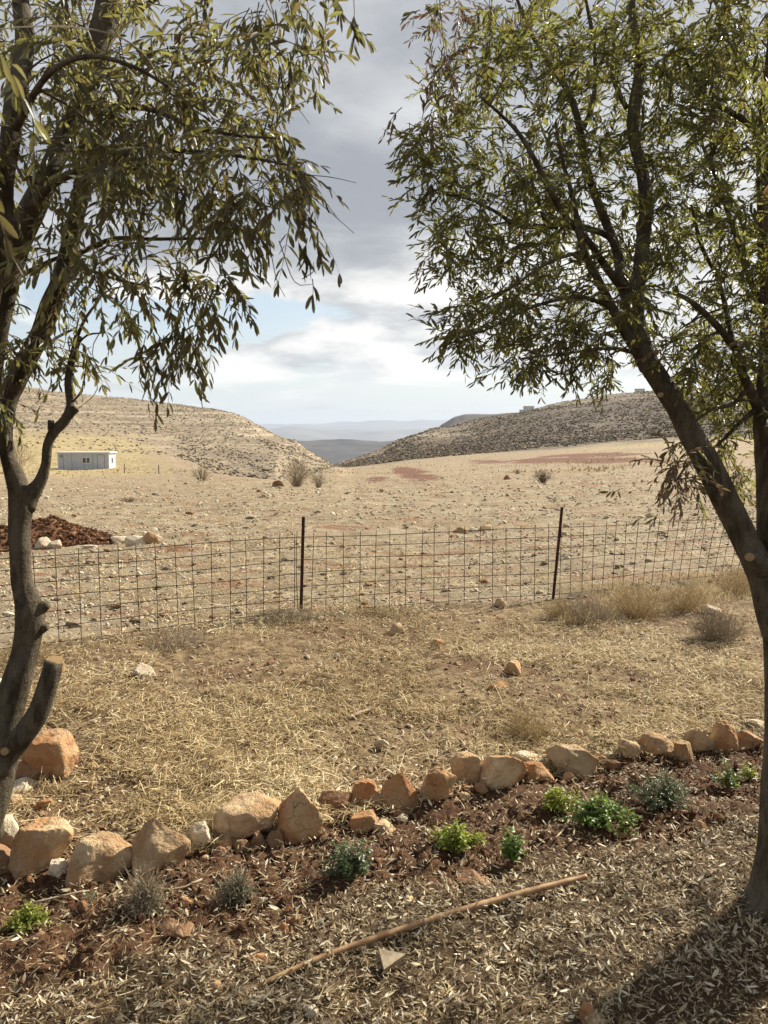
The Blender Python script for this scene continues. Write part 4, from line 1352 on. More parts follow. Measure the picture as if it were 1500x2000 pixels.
# ------------------------------------------------------------------ bamboo cane and board
M_cane = mat_plain('bamboo', (0.38, 0.25, 0.13), .6, 0, (0.22, 0.115, 0.055), 18)
acc = Acc()
ga_, gb_ = G(462, 1946)[0], G(1145, 1726)[0]
cpts = [ga_ + (gb_ - ga_) * t_ + np.array([0, .035 * math.sin(math.pi * t_), .012 + .02 * t_ - .02 * (t_ < .01)]) for t_ in (0, .2, .4, .6, .8, 1)]
cp, cr_ = catmull(cpts, [.007, .009, .0105, .011, .011, .0095], .01)
s = np.concatenate([[0], np.cumsum(np.linalg.norm(np.diff(cp, axis=0), axis=1))])
for nd in (.13, .31, .50, .68, .86, 1.03, 1.2):
    cr_ = cr_ * (1 + .13 * np.exp(-((s - nd) / .008) ** 2))
tube(acc, cp, cr_, 12, 0.03, 3, spline=False)
cane = link('cane', acc.mesh('cane', M_cane))
tag(cane, 'long bamboo cane lying across the leaf litter', 'cane')
g, d = G(752, 1898)
acc = Acc()
tri = np.array([(0, -.035, 0), (-.03, .05, 0), (.075, .04, 0)]) * .8
Vt = np.vstack([tri, tri + [0, 0, .014]])
acc.add(Vt, [np.array([(0, 2, 1), (3, 4, 5)]), ]); acc.F.setdefault(4, []).append(np.array([(0, 1, 4, 3), (1, 2, 5, 4), (2, 0, 3, 5)]))
M_board = mat_plain('weathered_board', (0.36, 0.29, 0.20), .8, 0, (0.26, 0.20, 0.13), 60)
o = link('board_offcut', acc.mesh('board_offcut', M_board, False), None, (g[0], g[1], g[2] + .02))
o.rotation_euler = (.25, .05, -.1)
tag(o, 'small triangular board offcut poking out under the bamboo cane', 'board')

# ------------------------------------------------------------------ wire fence
fence = empty('wire_fence', (FENCE[2][0], FENCE[2][1], float(H(*FENCE[2]))))
tag(fence, 'rusty welded wire mesh fence on two thin iron posts along the field', 'fence')
base = np.array(fence.location)


def fpart(name, acc, mat):
    me = acc.mesh(name, mat)
    o = link(name, me, fence)
    o.matrix_parent_inverse = Matrix.Identity(4)
    me.transform(Matrix.Translation(-Vector(base)))
    return o


FP = np.array([(a, b) for a, b in FENCE])
fs = np.concatenate([[0], np.cumsum(np.hypot(*np.diff(FP, axis=0).T))])


def fpos(s_):
    return np.array([np.interp(s_, fs, FP[:, 0]), np.interp(s_, fs, FP[:, 1])])


def lean(s_):
    return math.sin(s_ * 1.1) * .02 + (max(0, s_ - fs[3])) * .06


ROWH = [.03, .145, .26, .375, .49, .605, .70]
rw = np.random.RandomState(4)
s_list = np.arange(1.0, fs[-1] - .2, .150)
for row in ROWH:
    acc = Acc(); pts = []
    for s_ in np.arange(1.0, fs[-1] - .2, .3):
        q = fpos(s_); z = float(macro(*q)) + row + .008 * math.sin(s_ * 2.3 + row * 9)
        pts.append((q[0] + lean(s_) * row, q[1] - lean(s_) * row * .3, z))
    tube(acc, pts, np.full(len(pts), .0032), 5, seg=.15)
    fpart('horizontal_wire', acc, M_wire)
for k, s_ in enumerate(s_list):
    q = fpos(s_ + rw.normal(0, .006)); z = float(macro(*q))
    l = lean(s_) + rw.normal(0, .012)
    top = .735 + rw.uniform(-.01, .012)
    acc = Acc()
    tube(acc, [(q[0], q[1], z - .02), (q[0] + l * top * .5, q[1], z + .36), (q[0] + l * top, q[1] - l * .3 * top, z + top)], [.0031] * 3, 5, seg=.2)
    fpart('vertical_wire', acc, M_wire)
    if k in (17, 18, 38):
        acc = Acc()
        tube(acc, [(q[0] + .035, q[1], z - .02), (q[0] + .02, q[1], z + .36), (q[0] + .03, q[1], z + .76)], [.0031] * 3, 5, seg=.2)
        fpart('vertical_wire', acc, M_wire)
for (bx, by_, tx, ty) in [(587, 1200, 594, 1008), (1079, 1168, 1095, 989)]:
    g, d = G(bx, by_)
    tp = P(tx, ty, d)
    acc = Acc()
    # angle iron: L section
    b0 = np.array([g[0], g[1], g[2] - .1]); t0 = np.array([tp[0], g[1] + .02, tp[2]])
    dirp = t0 - b0
    w1 = np.array([.028, .004, 0]); w2 = np.array([.004, .028, 0]); th1 = np.array([0, .005, 0]); th2 = np.array([.005, 0, 0])
    sec = [np.zeros(3), w1, w1 + th1, th1 + th2, w2 + th2, w2]
    Vb = np.array([b0 - [.014, .0, 0] + s2 for s2 in sec] + [t0 - [.014, 0, 0] + s2 for s2 in sec])
    Fb = np.array([(k, (k + 1) % 6, (k + 1) % 6 + 6, k + 6) for k in range(6)])
    acc.add(Vb, [Fb, np.array([(6, 7, 8, 9, 10, 11)]), np.array([(5, 4, 3, 2, 1, 0)])])
    me = acc.mesh('post', M_iron, False)
    me.transform(Matrix.Translation(-Vector(base)))
    o = link('post', me, fence)
# thin far posts in the field
for px, y0, y1, lab in [(243, 905, 924, 'thin far post in the field, the one nearer the cabin'), (310, 908, 926, 'thin far post in the field, farther right of the cabin')]:
    g, d = G(px, y1)
    acc = Acc(); tube(acc, [(0, 0, -.1), (0.02, 0, (y1 - y0) / 1500 * d)], [.05, .045], 6)
    tag(link('field_post', acc.mesh('field_post', M_iron), None, g), lab, 'post', 'thin posts far in the field')

# ------------------------------------------------------------------ heap of red soil
g, d = G(62, 1072)
ang = math.atan2(g[0], g[1])
nx, ny = 150, 80
X, Y = np.meshgrid(np.linspace(-1, 1, nx), np.linspace(-1, 1, ny), indexing='ij')
Wm, Dm, Hm = 1.24, 0.7, 0.40
xx = X * Wm; yy = Y * Dm
prof = np.interp(X, [-1, -.8, -.45, -.2, .05, .25, .55, .8, 1], [0, .55, .66, .66, .86, 1.0, .58, .28, 0])
zz = Hm * prof * np.clip(1 - np.abs(Y) ** 1.7, 0, 1) + (fbm(xx * 9, yy * 9, 301, 4) - .5) * .07 * np.clip(prof * 3, 0, 1) * np.clip((1 - np.abs(Y)) * 3, 0, 1) - .01
wob = 1 + .12 * (fbm(X * 2, Y * 0 + 1, 302, 3) - .5)
V = np.stack([xx.ravel(), (yy * wob).ravel(), zz.ravel()], 1)
i = np.arange(nx - 1)[:, None]; j = np.arange(ny - 1)[None]; a = i * ny + j
Fq = np.stack([a, a + ny, a + ny + 1, a + 1], 2).reshape(-1, 4)
M_heap = mat_plain('red_earth', (0.095, 0.042, 0.020), 1, 0, (0.22, 0.105, 0.052), 16)
out = np.array([math.sin(ang), math.cos(ang)])
heap = link('soil_heap', mesh_np('soil_heap', V, [Fq], M_heap, True), None, (g[0] + out[0] * .7, g[1] + out[1] * .7, g[2]))
heap.rotation_euler = (0, 0, -ang)
tag(heap, 'heap of dug dark red soil beyond the fence at the left', 'soil heap')
rr_ = np.random.RandomState(9); n = 3500
sx = rr_.uniform(-1, 1, n); sy = rr_.uniform(-1, 1, n)
ii = ((sx + 1) / 2 * (nx - 1)).astype(int); jj = ((sy + 1) / 2 * (ny - 1)).astype(int)
me = stones_mesh('clods', np.stack([sx * Wm, sy * Dm], 1), np.exp(rr_.normal(-4.4, .5, n)), .8, rr_, M_clod, zoff=zz[ii, jj])
cl_ = link('clods', me, heap); tag(cl_, kind='stuff')

# ------------------------------------------------------------------ cabin
M_wallc = mat_plain('cabin_panel', (0.46, 0.48, 0.53), .55, 0, (0.52, 0.54, 0.58), 2)
M_roofc = mat_plain('cabin_roof', (0.66, 0.66, 0.65), .5)
M_seam = mat_plain('cabin_seam', (0.22, 0.23, 0.26), .6)
M_whitef = mat_plain('white_window_frame', (0.75, 0.75, 0.74), .4)
M_glass = mat_plain('dark_glass', (0.05, 0.055, 0.065), .08, 0, spec=.8)
g, d = G(165, 917)
cab = empty('site_cabin', (g[0], g[1] + 1.0, g[2] - .15), R(2.5))
tag(cab, 'pale grey prefab cabin with flat white roof standing at the far side of the field', 'cabin')
CW, CD, CH = 6.5, 2.7, 2.28


def cpart(name, boxes, mat, parent=cab, bevel=0):
    acc = Acc()
    for a, b in boxes:
        acc.add(*box(a, b))
    return link(name, acc.mesh(name, mat, False), parent)


hw, hd = CW / 2, CD / 2
cpart('wall', [((-hw, -hd, 0), (hw, hd, CH))], M_wallc)
cpart('roof', [((-hw - .22, -hd - .25, CH), (hw + .25, hd + .2, CH + .16))], M_roofc)
cpart('base_rail', [((-hw - .02, -hd - .03, -.12), (hw + .02, hd + .03, .10))], M_seam)
for sx_ in (-hw * .8, -hw * .46, hw * .02, hw * .36):
    cpart('panel_seam', [((sx_ - .03, -hd - .012, .1), (sx_ + .03, -hd, CH))], M_seam)
for sx_, sy_ in ((-hw, -hd), (hw, -hd), (hw, hd), (-hw, hd)):
    cpart('corner_post', [((sx_ - .06, sy_ - .06, .1), (sx_ + .06, sy_ + .06, CH))], M_whitef)
dr = cpart('door', [((hw * .56, -hd - .03, .12), (hw * .56 + .85, -hd, 2.05))], M_wallc)
cpart('door_frame', [((hw * .56 - .06, -hd - .045, .1), (hw * .56, -hd, 2.11)), ((hw * .56 + .85, -hd - .045, .1), (hw * .56 + .91, -hd, 2.11)), ((hw * .56, -hd - .045, 2.05), (hw * .56 + .85, -hd, 2.11))], M_seam)
cpart('handle', [((hw * .56 + .72, -hd - .08, 1.0), (hw * .56 + .79, -hd - .03, 1.14))], M_seam, dr)


def cwin(x, y, z, w_, h_, side=False):
    if not side:
        fr = cpart('window', [((x - w_ / 2, y - .05, z), (x + w_ / 2, y, z + .07)), ((x - w_ / 2, y - .05, z + h_ - .07), (x + w_ / 2, y, z + h_)),
                              ((x - w_ / 2, y - .05, z + .07), (x - w_ / 2 + .07, y, z + h_ - .07)), ((x + w_ / 2 - .07, y - .05, z + .07), (x + w_ / 2, y, z + h_ - .07)),
                              ((x - .035, y - .05, z + .07), (x + .035, y, z + h_ - .07))], M_whitef)
        cpart('pane', [((x - w_ / 2 + .07, y - .02, z + .07), (x - .035, y - .001, z + h_ - .07))], M_glass, fr)
        cpart('pane', [((x + .035, y - .02, z + .07), (x + w_ / 2 - .07, y - .001, z + h_ - .07))], M_glass, fr)
    else:
        fr = cpart('window', [((x, y - w_ / 2, z), (x + .05, y + w_ / 2, z + .06)), ((x, y - w_ / 2, z + h_ - .06), (x + .05, y + w_ / 2, z + h_)),
                              ((x, y - w_ / 2, z + .06), (x + .05, y - w_ / 2 + .06, z + h_ - .06)), ((x, y + w_ / 2 - .06, z + .06), (x + .05, y + w_ / 2, z + h_ - .06))], M_whitef)
        cpart('pane', [((x + .001, y - w_ / 2 + .06, z + .06), (x + .02, y + w_ / 2 - .06, z + h_ - .06))], M_glass, fr)


cwin(.35, -hd, .95, 1.05, .80)
cwin(hw, 0, .9, .7, .8, True)
cpart('vent', [((-hw + .25, -hd - .04, 1.75), (-hw + .6, -hd, 2.05))], M_seam)

# ------------------------------------------------------------------ far buildings on the ridges
M_bld = mat_plain('far_building_wall', (0.45, 0.43, 0.40), .8)
M_bwin = mat_plain('far_building_window', (0.12, 0.12, 0.13), .3)
for px, py, wp, hp, lab, fl in [
    (1033, 803, 20, 9, 'pale block of flats on the skyline, leftmost on the right hill', 3),
    (1019, 806, 8, 5, 'tiny pale house beside the leftmost block on the skyline', 2),
    (1162, 781, 12, 6, 'pale skyline building in the middle of the right ridge', 2),
    (1178, 778, 10, 5, 'small skyline building just right of the middle one', 2),
    (1216, 776, 14, 5, 'low skyline building left of the leaning trunk', 2),
    (1250, 769, 18, 9, 'grey skyline building seen through leaves by the leaning trunk', 3),
]:
    d = 700.0
    W = wp / 1500 * d; Hh = hp / 1500 * d
    q = P(px, py, d)
    b = empty('far_building', (q[0], q[1], q[2] - 14), -math.atan2(q[0], q[1]) * .6)
    tag(b, lab, 'building', 'buildings on the far skyline')
    acc = Acc(); acc.add(*box((-W / 2, 0, 0), (W / 2, W * .7, Hh + 14))); link('wall', acc.mesh('wall', M_bld, False), b)
    acc = Acc(); acc.add(*box((-W / 2 - .2, -.2, Hh + 14), (W / 2 + .2, W * .7 + .2, Hh + 14.4))); link('roof', acc.mesh('roof', M_bld, False), b)
    nw = max(2, int(W / 1.9))
    for f in range(fl):
        for k in range(nw):
            x_ = -W / 2 + (k + .5) * W / nw; z_ = 14 + (f + .35) * Hh / fl
            acc = Acc(); acc.add(*box((x_ - .4, -.06, z_), (x_ + .4, 0, z_ + Hh / fl * .5)))
            link('window', acc.mesh('window', M_bwin, False), b)

# ------------------------------------------------------------------ olive trees
LEAF = np.array([(0, 0, 0), (.30, .40, .08), (.30, 0, 0), (.30, -.40, .08), (.62, .50, .05), (.62, 0, -.04), (.62, -.50, .05), (.88, .30, -.03), (.88, 0, -.07), (.88, -.30, -.03), (1, 0, -.10)], float)
LEAF_F = [np.array([(0, 2, 1), (0, 3, 2), (7, 8, 10), (8, 9, 10)]), np.array([(1, 2, 5, 4), (2, 3, 6, 5), (4, 5, 8, 7), (5, 6, 9, 8)])]


class Tree:
    def __init__(s, name, label, base, seed, leaf_mat, leaf_len, leaf_w):
        s.root = empty(name, base)
        tag(s.root, label, 'olive tree', 'olive trees framing the view')
        s.base = np.array(base); s.rng = np.random.RandomState(seed)
        s.mat = leaf_mat; s.L = leaf_len; s.W = leaf_w; s.hang = 1.0 if seed == 21 else .1
        s.nodes = []; s.nrad = []
        s.T = []; s.X = []; s.N = []; s.S = []; s.D = []
        s.segs = []

    def part(s, name, acc, mat):
        me = acc.mesh(name, mat)
        me.transform(Matrix.Translation(-Vector(s.base)))
        return link(name, me, s.root)

    def limb(s, name, pts, sides=14, bumpy=.07, px=True, grow=True):
        """pts: (px, py, radius px, depth)"""
        W = [P(a, b, d) for a, b, r_, d in pts]; rad = [r_ / 1500 * d for a, b, r_, d in pts]
        acc = Acc()
        pp, rr = tube(acc, W, rad, sides, bumpy, s.rng.randint(999), seg=.03)
        o = s.part(name, acc, M_bark)
        if grow:
            for p_, r_ in zip(pp[::3], rr[::3]):
                s.nodes.append(p_); s.nrad.append(r_)
        return o

    def disc(s, px, py, d, rx, normal, parent_name='cut'):
        c = P(px, py, d); r_ = rx / 1500 * d
        n_ = Vector(normal).normalized()
        q = n_.to_track_quat('Z', 'Y').to_matrix()
        acc = Acc(); k = 20; a = np.linspace(0, 2 * math.pi, k, endpoint=False)
        V = np.stack([np.cos(a) * r_, np.sin(a) * r_ * .9, 0 * a], 1)
        V2 = np.stack([np.cos(a) * r_ * 1.05, np.sin(a) * r_ * .95, 0 * a - r_ * 1.3], 1)
        VV = np.vstack([V, V2]); j = np.arange(k); j2 = (j + 1) % k
        me = mesh_np('cut_face', VV, [np.arange(k)[None], np.stack([j, j + k, j2 + k, j2], 1)], M_cut, False)
        o = link('cut_face', me, s.root)
        o.matrix_local = Matrix.Translation(Vector(c - s.base)) @ q.to_4x4()
        return o

    def leaf(s, p, x, nrm, size, dry):
        s.T.append(p); s.X.append(x); s.N.append(nrm); s.S.append(size); s.D.append(dry)

    def twig(s, p0, dirv, length, nleaf, droop=.6, dry=0.0, size=1.0, rad=.0018, bare=0.0):
        r = s.rng; n = 7
        p = np.array(p0, float); d = np.array(dirv, float); d /= np.linalg.norm(d)
        pts = [p.copy()]; ds = [d.copy()]
        for k in range(n):
            d = d + np.array([0, 0, -droop / n]) + r.normal(0, .07, 3); d /= np.linalg.norm(d)
            p = p + d * length / n; pts.append(p.copy()); ds.append(d.copy())
        v = r.uniform(0, 1)
        for k in range(n):
            s.segs.append((pts[k], pts[k + 1], rad * (1 - .8 * k / n), rad * (1 - .8 * (k + 1) / n), v))
        pts = np.array(pts)
        t0 = .12 + bare
        for k in range(nleaf):
            t = t0 + (1 - t0) * (k // 2 * 2 + 1) / nleaf if nleaf > 1 else 1.0
            t = min(t, 1.0); f = t * n; i = min(int(f), n - 1); q = pts[i] + (pts[i + 1] - pts[i]) * (f - i)
            dd = ds[min(i + 1, n)]
            side = np.cross(dd, [0, 0, 1.0]) + r.normal(0, .35, 3); side /= np.linalg.norm(side) + 1e-6
            if k % 2: side = -side
            x = dd * r.uniform(.5, 1.0) + side * r.uniform(.35, .8) + np.array([0, 0, -r.uniform(.05, .45) * s.hang])
            nr = np.array([r.normal(0, .55), r.normal(0, .55), 1.0])
            s.leaf(q, x, nr, s.L * size * r.uniform(.7, 1.15) * (1 - .25 * t), dry)
        x = ds[-1] + r.normal(0, .2, 3)
        s.leaf(pts[-1], x, r.normal(0, 1, 3) + [0, 0, .8], s.L * size * .75, dry)
        return pts[-1]

    def reach(s, target, rad=.004):
        """a thin branch from the nearest part of the tree to the target"""
        N_ = np.array(s.nodes)
        dd = np.linalg.norm(N_ - target, axis=1) + np.maximum(0, N_[:, 2] - target[2]) * .25
        i = int(np.argmin(dd)); a = N_[i]; L = np.linalg.norm(target - a)
        if L < .03:
            return a
        r0 = min(s.nrad[i] * .7, rad * (1 + L * 1.6)); mid = (a + target) / 2 + np.array([s.rng.normal(0, .06 * L), s.rng.normal(0, .06 * L), .10 * L])
        k = max(2, int(L / .07)); prev = a; pr = r0
        for q in range(1, k + 1):
            t = q / k
            pt = a * (1 - t) ** 2 + 2 * mid * t * (1 - t) + target * t * t
            rr = r0 * (1 - t * .62)
            s.segs.append((prev, pt, pr, rr, s.rng.uniform(0, 1)))
            s.nodes.append(pt); s.nrad.append(rr)
            prev = pt; pr = rr
        return target

    def fill(s, clusters, per, length=(.12, .26), nleaf=(8, 14), droop=.7, outward=.5):
        r = s.rng
        N0 = np.array(s.nodes)
        C = np.array([c[0] for c in clusters]); 
        dist = np.array([np.min(np.linalg.norm(N0 - c, axis=1)) for c in C])
        for i in np.argsort(dist):
            c = C[i]; dry = clusters[i][1]
            N_ = np.array(s.nodes); j = int(np.argmin(np.linalg.norm(N_ - c, axis=1)))
            away = c - N_[j]; away /= np.linalg.norm(away) + 1e-6
            s.reach(c)
            for k in range(per):
                dv = away * outward + r.normal(0, .6, 3); dv[2] -= .15
                dr = dry * (r.uniform() < .85)
                if not dr and r.uniform() < .012: dr = .8
                s.twig(c + r.normal(0, .02, 3), dv, r.uniform(*length), r.randint(*nleaf), droop, dr)

    def finish(s, keep_n=300):
        T = np.array(s.T); X = np.array(s.X); N_ = np.array(s.N); S_ = np.array(s.S); D = np.array(s.D)
        n = len(T); r = s.rng
        M = frames(X, N_)
        sc = np.stack([S_, S_ * s.W * r.uniform(.8, 1.25, n), S_ * r.uniform(.3, 1.0, n)], 1)
        M = M * sc[:, None, :]
        val = r.uniform(0, 1, n)
        # the leaves that show largest get to be objects of their own
        q = T - CAM; dep = q @ F_; u = q @ R_ / np.maximum(dep, .05) * 1500 + 750; v = 1000 - q @ U_ / np.maximum(dep, .05) * 1500
        inv = (dep > .2) & (u > 0) & (u < 1500) & (v > 0) & (v < 2000)
        score = np.where(inv, S_ / np.maximum(dep, .1), -1)
        order = np.argsort(-score); big = order[:keep_n]; big = big[score[big] > 0]
        rest = np.setdiff1d(np.arange(n), big)
        me = bake(LEAF, LEAF_F, M[rest], T[rest] - s.base, 'foliage', s.mat, True, {'rnd': val[rest], 'dry': D[rest]})
        f = link('foliage', me, s.root); tag(f, kind='stuff')
        kinds = {}
        for kk in range(6):
            for dr in (0, 1):
                k8 = len(LEAF)
                kinds[kk, dr] = mesh_np('leaf', LEAF, LEAF_F, s.mat, True, {'rnd': np.full(k8, kk / 5 * .9), 'dry': np.full(k8, dr * .85)})
        for i in big:
            o = link('leaf', kinds[int(val[i] * 5.99), int(D[i] > .4)], s.root)
            m4 = Matrix([[*M[i][0], T[i][0] - s.base[0]], [*M[i][1], T[i][1] - s.base[1]], [*M[i][2], T[i][2] - s.base[2]], [0, 0, 0, 1]])
            o.matrix_local = m4
        acc = Acc(); fast_tubes(acc, s.segs)
        tw = link('twigs', acc.mesh('twigs', M_twig, True), s.root); tw.data.transform(Matrix.Translation(-Vector(s.base)))
        tag(tw, kind='stuff')


def poly_in(poly, x, y):
    poly = np.array(poly, float); c = np.zeros(len(x), bool); j = len(poly) - 1
    for i in range(len(poly)):
        xi, yi = poly[i]; xj, yj = poly[j]
        c ^= ((yi > y) != (yj > y)) & (x < (xj - xi) * (y - yi) / (yj - yi + 1e-9) + xi)
        j = i
    return c


def clusters_in(poly, n, dlo, dhi, r, dryf=None, sep=0):
    p = np.array(poly); x0, y0 = p.min(0); x1, y1 = p.max(0)
    out = []
    while len(out) < n:
        x = r.uniform(x0, x1, 200); y = r.uniform(y0, y1, 200); k = poly_in(poly, x, y)
        for a, b in zip(x[k], y[k]):
            if len(out) < n:
                out.append((P(a, b, r.uniform(dlo, dhi)), dryf(a, b) if dryf else 0.0))
    return out


# ---- left tree
bg_, bd = G(-75, 1700)
D0 = 2.8
TL = Tree('olive_tree', 'smooth grey olive tree forking low at the left edge, with a sawn stump', (bg_[0], bg_[1], bg_[2] - .03), 21, M_leafL, .056, .225)
TL.limb('trunk', [(-103, 1760, 52.8, D0), (-68, 1680, 45.8, D0), (-33, 1600, 38.7, D0), (-10, 1510, 37.0, D0), (7, 1430, 32.6, D0), (28, 1350, 27.3, D0), (50, 1270, 23.8, D0), (58, 1200, 27.3, D0), (45, 1150, 20.2, D0), (40, 1105, 18.5, D0), (38, 1030, 21.1, D0), (42, 985, 23.8, D0), (34, 945, 19.4, D0), (16, 895, 14.1, D0), (10, 840, 13.6, D0), (17, 783, 15.8, D0), (30, 748, 19.4, D0), (54, 700, 19.4, D0), (80, 650, 18.5, D0), (98, 600, 20.0, D0 - .05), (118, 550, 17.0, D0 - .1), (132, 500, 17.0, D0 - .1), (148, 430, 15.0, D0 - .15), (158, 370, 14.0, D0 - .15), (166, 310, 13.0, D0 - .1), (168, 260, 13.0, D0 - .1)], 22, .06)
TL.limb('cut_limb', [(-8, 1500, 28, D0 - .05), (18, 1468, 25, D0 - .05), (46, 1436, 22, D0 - .06), (76, 1388, 20, D0 - .06), (94, 1335, 19, D0 - .06), (105, 1292, 18, D0 - .06)], 18, .08, grow=False)
TL.disc(105.5, 1290, D0 - .06, 17.5, (.12, -.35, 1))
TL.disc(8, 1468, D0 - .105, 8, (-.1, -1, .15))
TL.limb('branch', [(48, 990, 20, D0), (64, 962, 15, D0), (80, 938, 11, D0), (90, 905, 8.5, D0), (93, 870, 9, D0), (106, 843, 10, D0), (128, 820, 10, D0), (137, 790, 7, D0), (133, 750, 7, D0), (138, 715, 6.5, D0), (146, 685, 7, D0), (153, 656, 8, D0)], 12, .12)
for q_ in ([(150, 660, 3.5, D0), (168, 620, 3, D0), (200, 575, 2.2, D0 + .05), (215, 520, 1.6, D0 + .1)], [(145, 680, 2.5, D0), (170, 655, 2, D0 - .05), (205, 650, 1.4, D0 - .1)], [(138, 790, 2.2, D0), (160, 760, 1.8, D0), (170, 700, 1.4, D0 - .05)]):
    TL.limb('branch', q_, 7, .05)
TL.limb('stub', [(103, 850, 6, D0), (100, 836, 6, D0), (100, 821, 6, D0)], 10, .1, grow=False)
TL.limb('stub', [(132, 815, 8, D0), (142, 803, 8, D0), (149, 797, 8, D0)], 10, .1, grow=False)
TL.limb('stub', [(60, 1195, 16, D0), (80, 1186, 14, D0), (94, 1180, 9, D0)], 12, .2, grow=False)
TL.limb('stub', [(62, 1225, 16, D0), (80, 1226, 12, D0), (93, 1224, 7, D0)], 12, .2, grow=False)
TL.limb('branch', [(-35, 1640, 40, D0 + .05), (-60, 1400, 36, D0 + .05), (-60, 1100, 32, D0), (-40, 850, 28, D0 - .1), (-10, 650, 24, D0 - .2), (15, 540, 24, D0 - .25), (35, 470, 25, D0 - .25), (62, 410, 24, D0 - .25), (98, 330, 20, D0 - .25), (128, 262, 19, D0 - .2), (160, 200, 22, D0 - .2), (185, 110, 25, D0 - .2), (208, 30, 24, D0 - .2), (222, -60, 22, D0 - .2), (240, -250, 17, D0 - .1), (300, -480, 10, D0)], 18, .07)
TL.limb('branch', [(-50, 1000, 20, D0 - .2), (-40, 760, 20, D0 - .4), (-22, 600, 19, D0 - .45), (2, 470, 20, D0 - .5), (10, 340, 18, D0 - .5), (30, 200, 19, D0 - .5), (48, 80, 18, D0 - .45), (40, -60, 15, D0 - .4), (80, -350, 9, D0 - .3)], 18, .09)
for pts in [
    [(168, 300, 10, D0 - .1), (182, 282, 9, D0 - .1), (205, 250, 8, D0 - .1), (232, 205, 7, D0 - .05), (246, 160, 6, D0), (290, 100, 4, D0), (330, 40, 3, D0 + .1)],
    [(62, 405, 9, D0 - .3), (92, 368, 9, D0 - .35), (130, 344, 8, D0 - .4), (168, 333, 8, D0 - .45), (215, 315, 7, D0 - .5), (270, 290, 6.5, D0 - .55), (330, 293, 5, D0 - .6), (425, 300, 4, D0 - .7), (500, 310, 3, D0 - .75), (560, 322, 2, D0 - .8)],
    [(140, 222, 8, D0 - .25), (172, 214, 6, D0 - .3), (240, 207, 5.5, D0 - .35), (310, 219, 5, D0 - .45), (380, 250, 4, D0 - .5), (470, 265, 3, D0 - .6), (540, 270, 2, D0 - .7)],
    [(135, 505, 6, D0 - .1), (175, 485, 5, D0 - .15), (225, 466, 4.5, D0 - .2), (300, 467, 3.5, D0 - .3), (400, 466, 2.5, D0 - .4), (450, 470, 2, D0 - .45)],
    [(128, 525, 4, D0 - .1), (170, 527, 3.5, D0 - .15), (225, 545, 3, D0 - .25), (290, 560, 2.5, D0 - .35)],
    [(15, 545, 6, D0 - .25), (70, 525, 5, D0 - .2), (110, 505, 4, D0 - .1), (200, 480, 2, D0)],
    [(170, 170, 6, D0 - .2), (230, 60, 6, D0), (330, -20, 5, D0 + .1), (450, -80, 4, D0 + .1), (580, -80, 3, D0)],
    [(215, 10, 8, D0 - .2), (330, -120, 7, D0 - .2), (470, -170, 5, D0 - .2), (620, -120, 4, D0 - .3), (690, -20, 2.5, D0 - .35)],
    [(30, 250, 8, D0 - .7), (90, 150, 6, D0 - .9), (170, 110, 5, D0 - 1.0), (260, 130, 4, D0 - 1.0), (330, 170, 3, D0 - 1)],
    [(30, 760, 6, D0), (60, 700, 4, D0 + .2), (110, 660, 3, D0 + .3), (150, 640, 2, D0 + .35)],
]:
    TL.limb('branch', pts, 9, .06)
rl = np.random.RandomState(77)
Lmain = [(-80, -60), (640, -60), (612, 40), (602, 110), (560, 140), (535, 225), (560, 275), (590, 290), (605, 350), (560, 385), (575, 430), (520, 470), (500, 440), (430, 500), (470, 570), (440, 580), (400, 560), (385, 620), (330, 600), (300, 640), (235, 600), (200, 640), (100, 560), (60, 600), (-80, 620)]
Lcore = [(120, 100), (560, 60), (560, 200), (520, 260), (570, 330), (540, 410), (430, 420), (300, 480), (180, 430), (120, 300)]
TL.fill(clusters_in(Lmain, 84, 1.9, 3.0, rl), 5, (.10, .22), (8, 13), .7)
TL.fill(clusters_in(Lcore, 58, 1.8, 2.9, rl), 5, (.10, .22), (8, 13), .7)
TL.fill(clusters_in([(-60, 0), (250, 0), (230, 250), (120, 400), (-60, 560)], 20, 2.0, 3.4, rl), 5, (.10, .22), (8, 13), .7)
TL.fill(clusters_in([(230, 500), (460, 480), (400, 640), (330, 720), (250, 640)], 11, 2.1, 2.6, rl), 4, (.10, .2), (8, 12), .9)
TL.fill(clusters_in([(-60, 620), (60, 640), (190, 620), (180, 700), (150, 760), (110, 740), (60, 760), (30, 800), (-60, 820)], 24, 2.5, 3.1, rl, lambda a, b: float(rl.uniform() < .25)), 4, (.08, .20), (6, 10), .8)
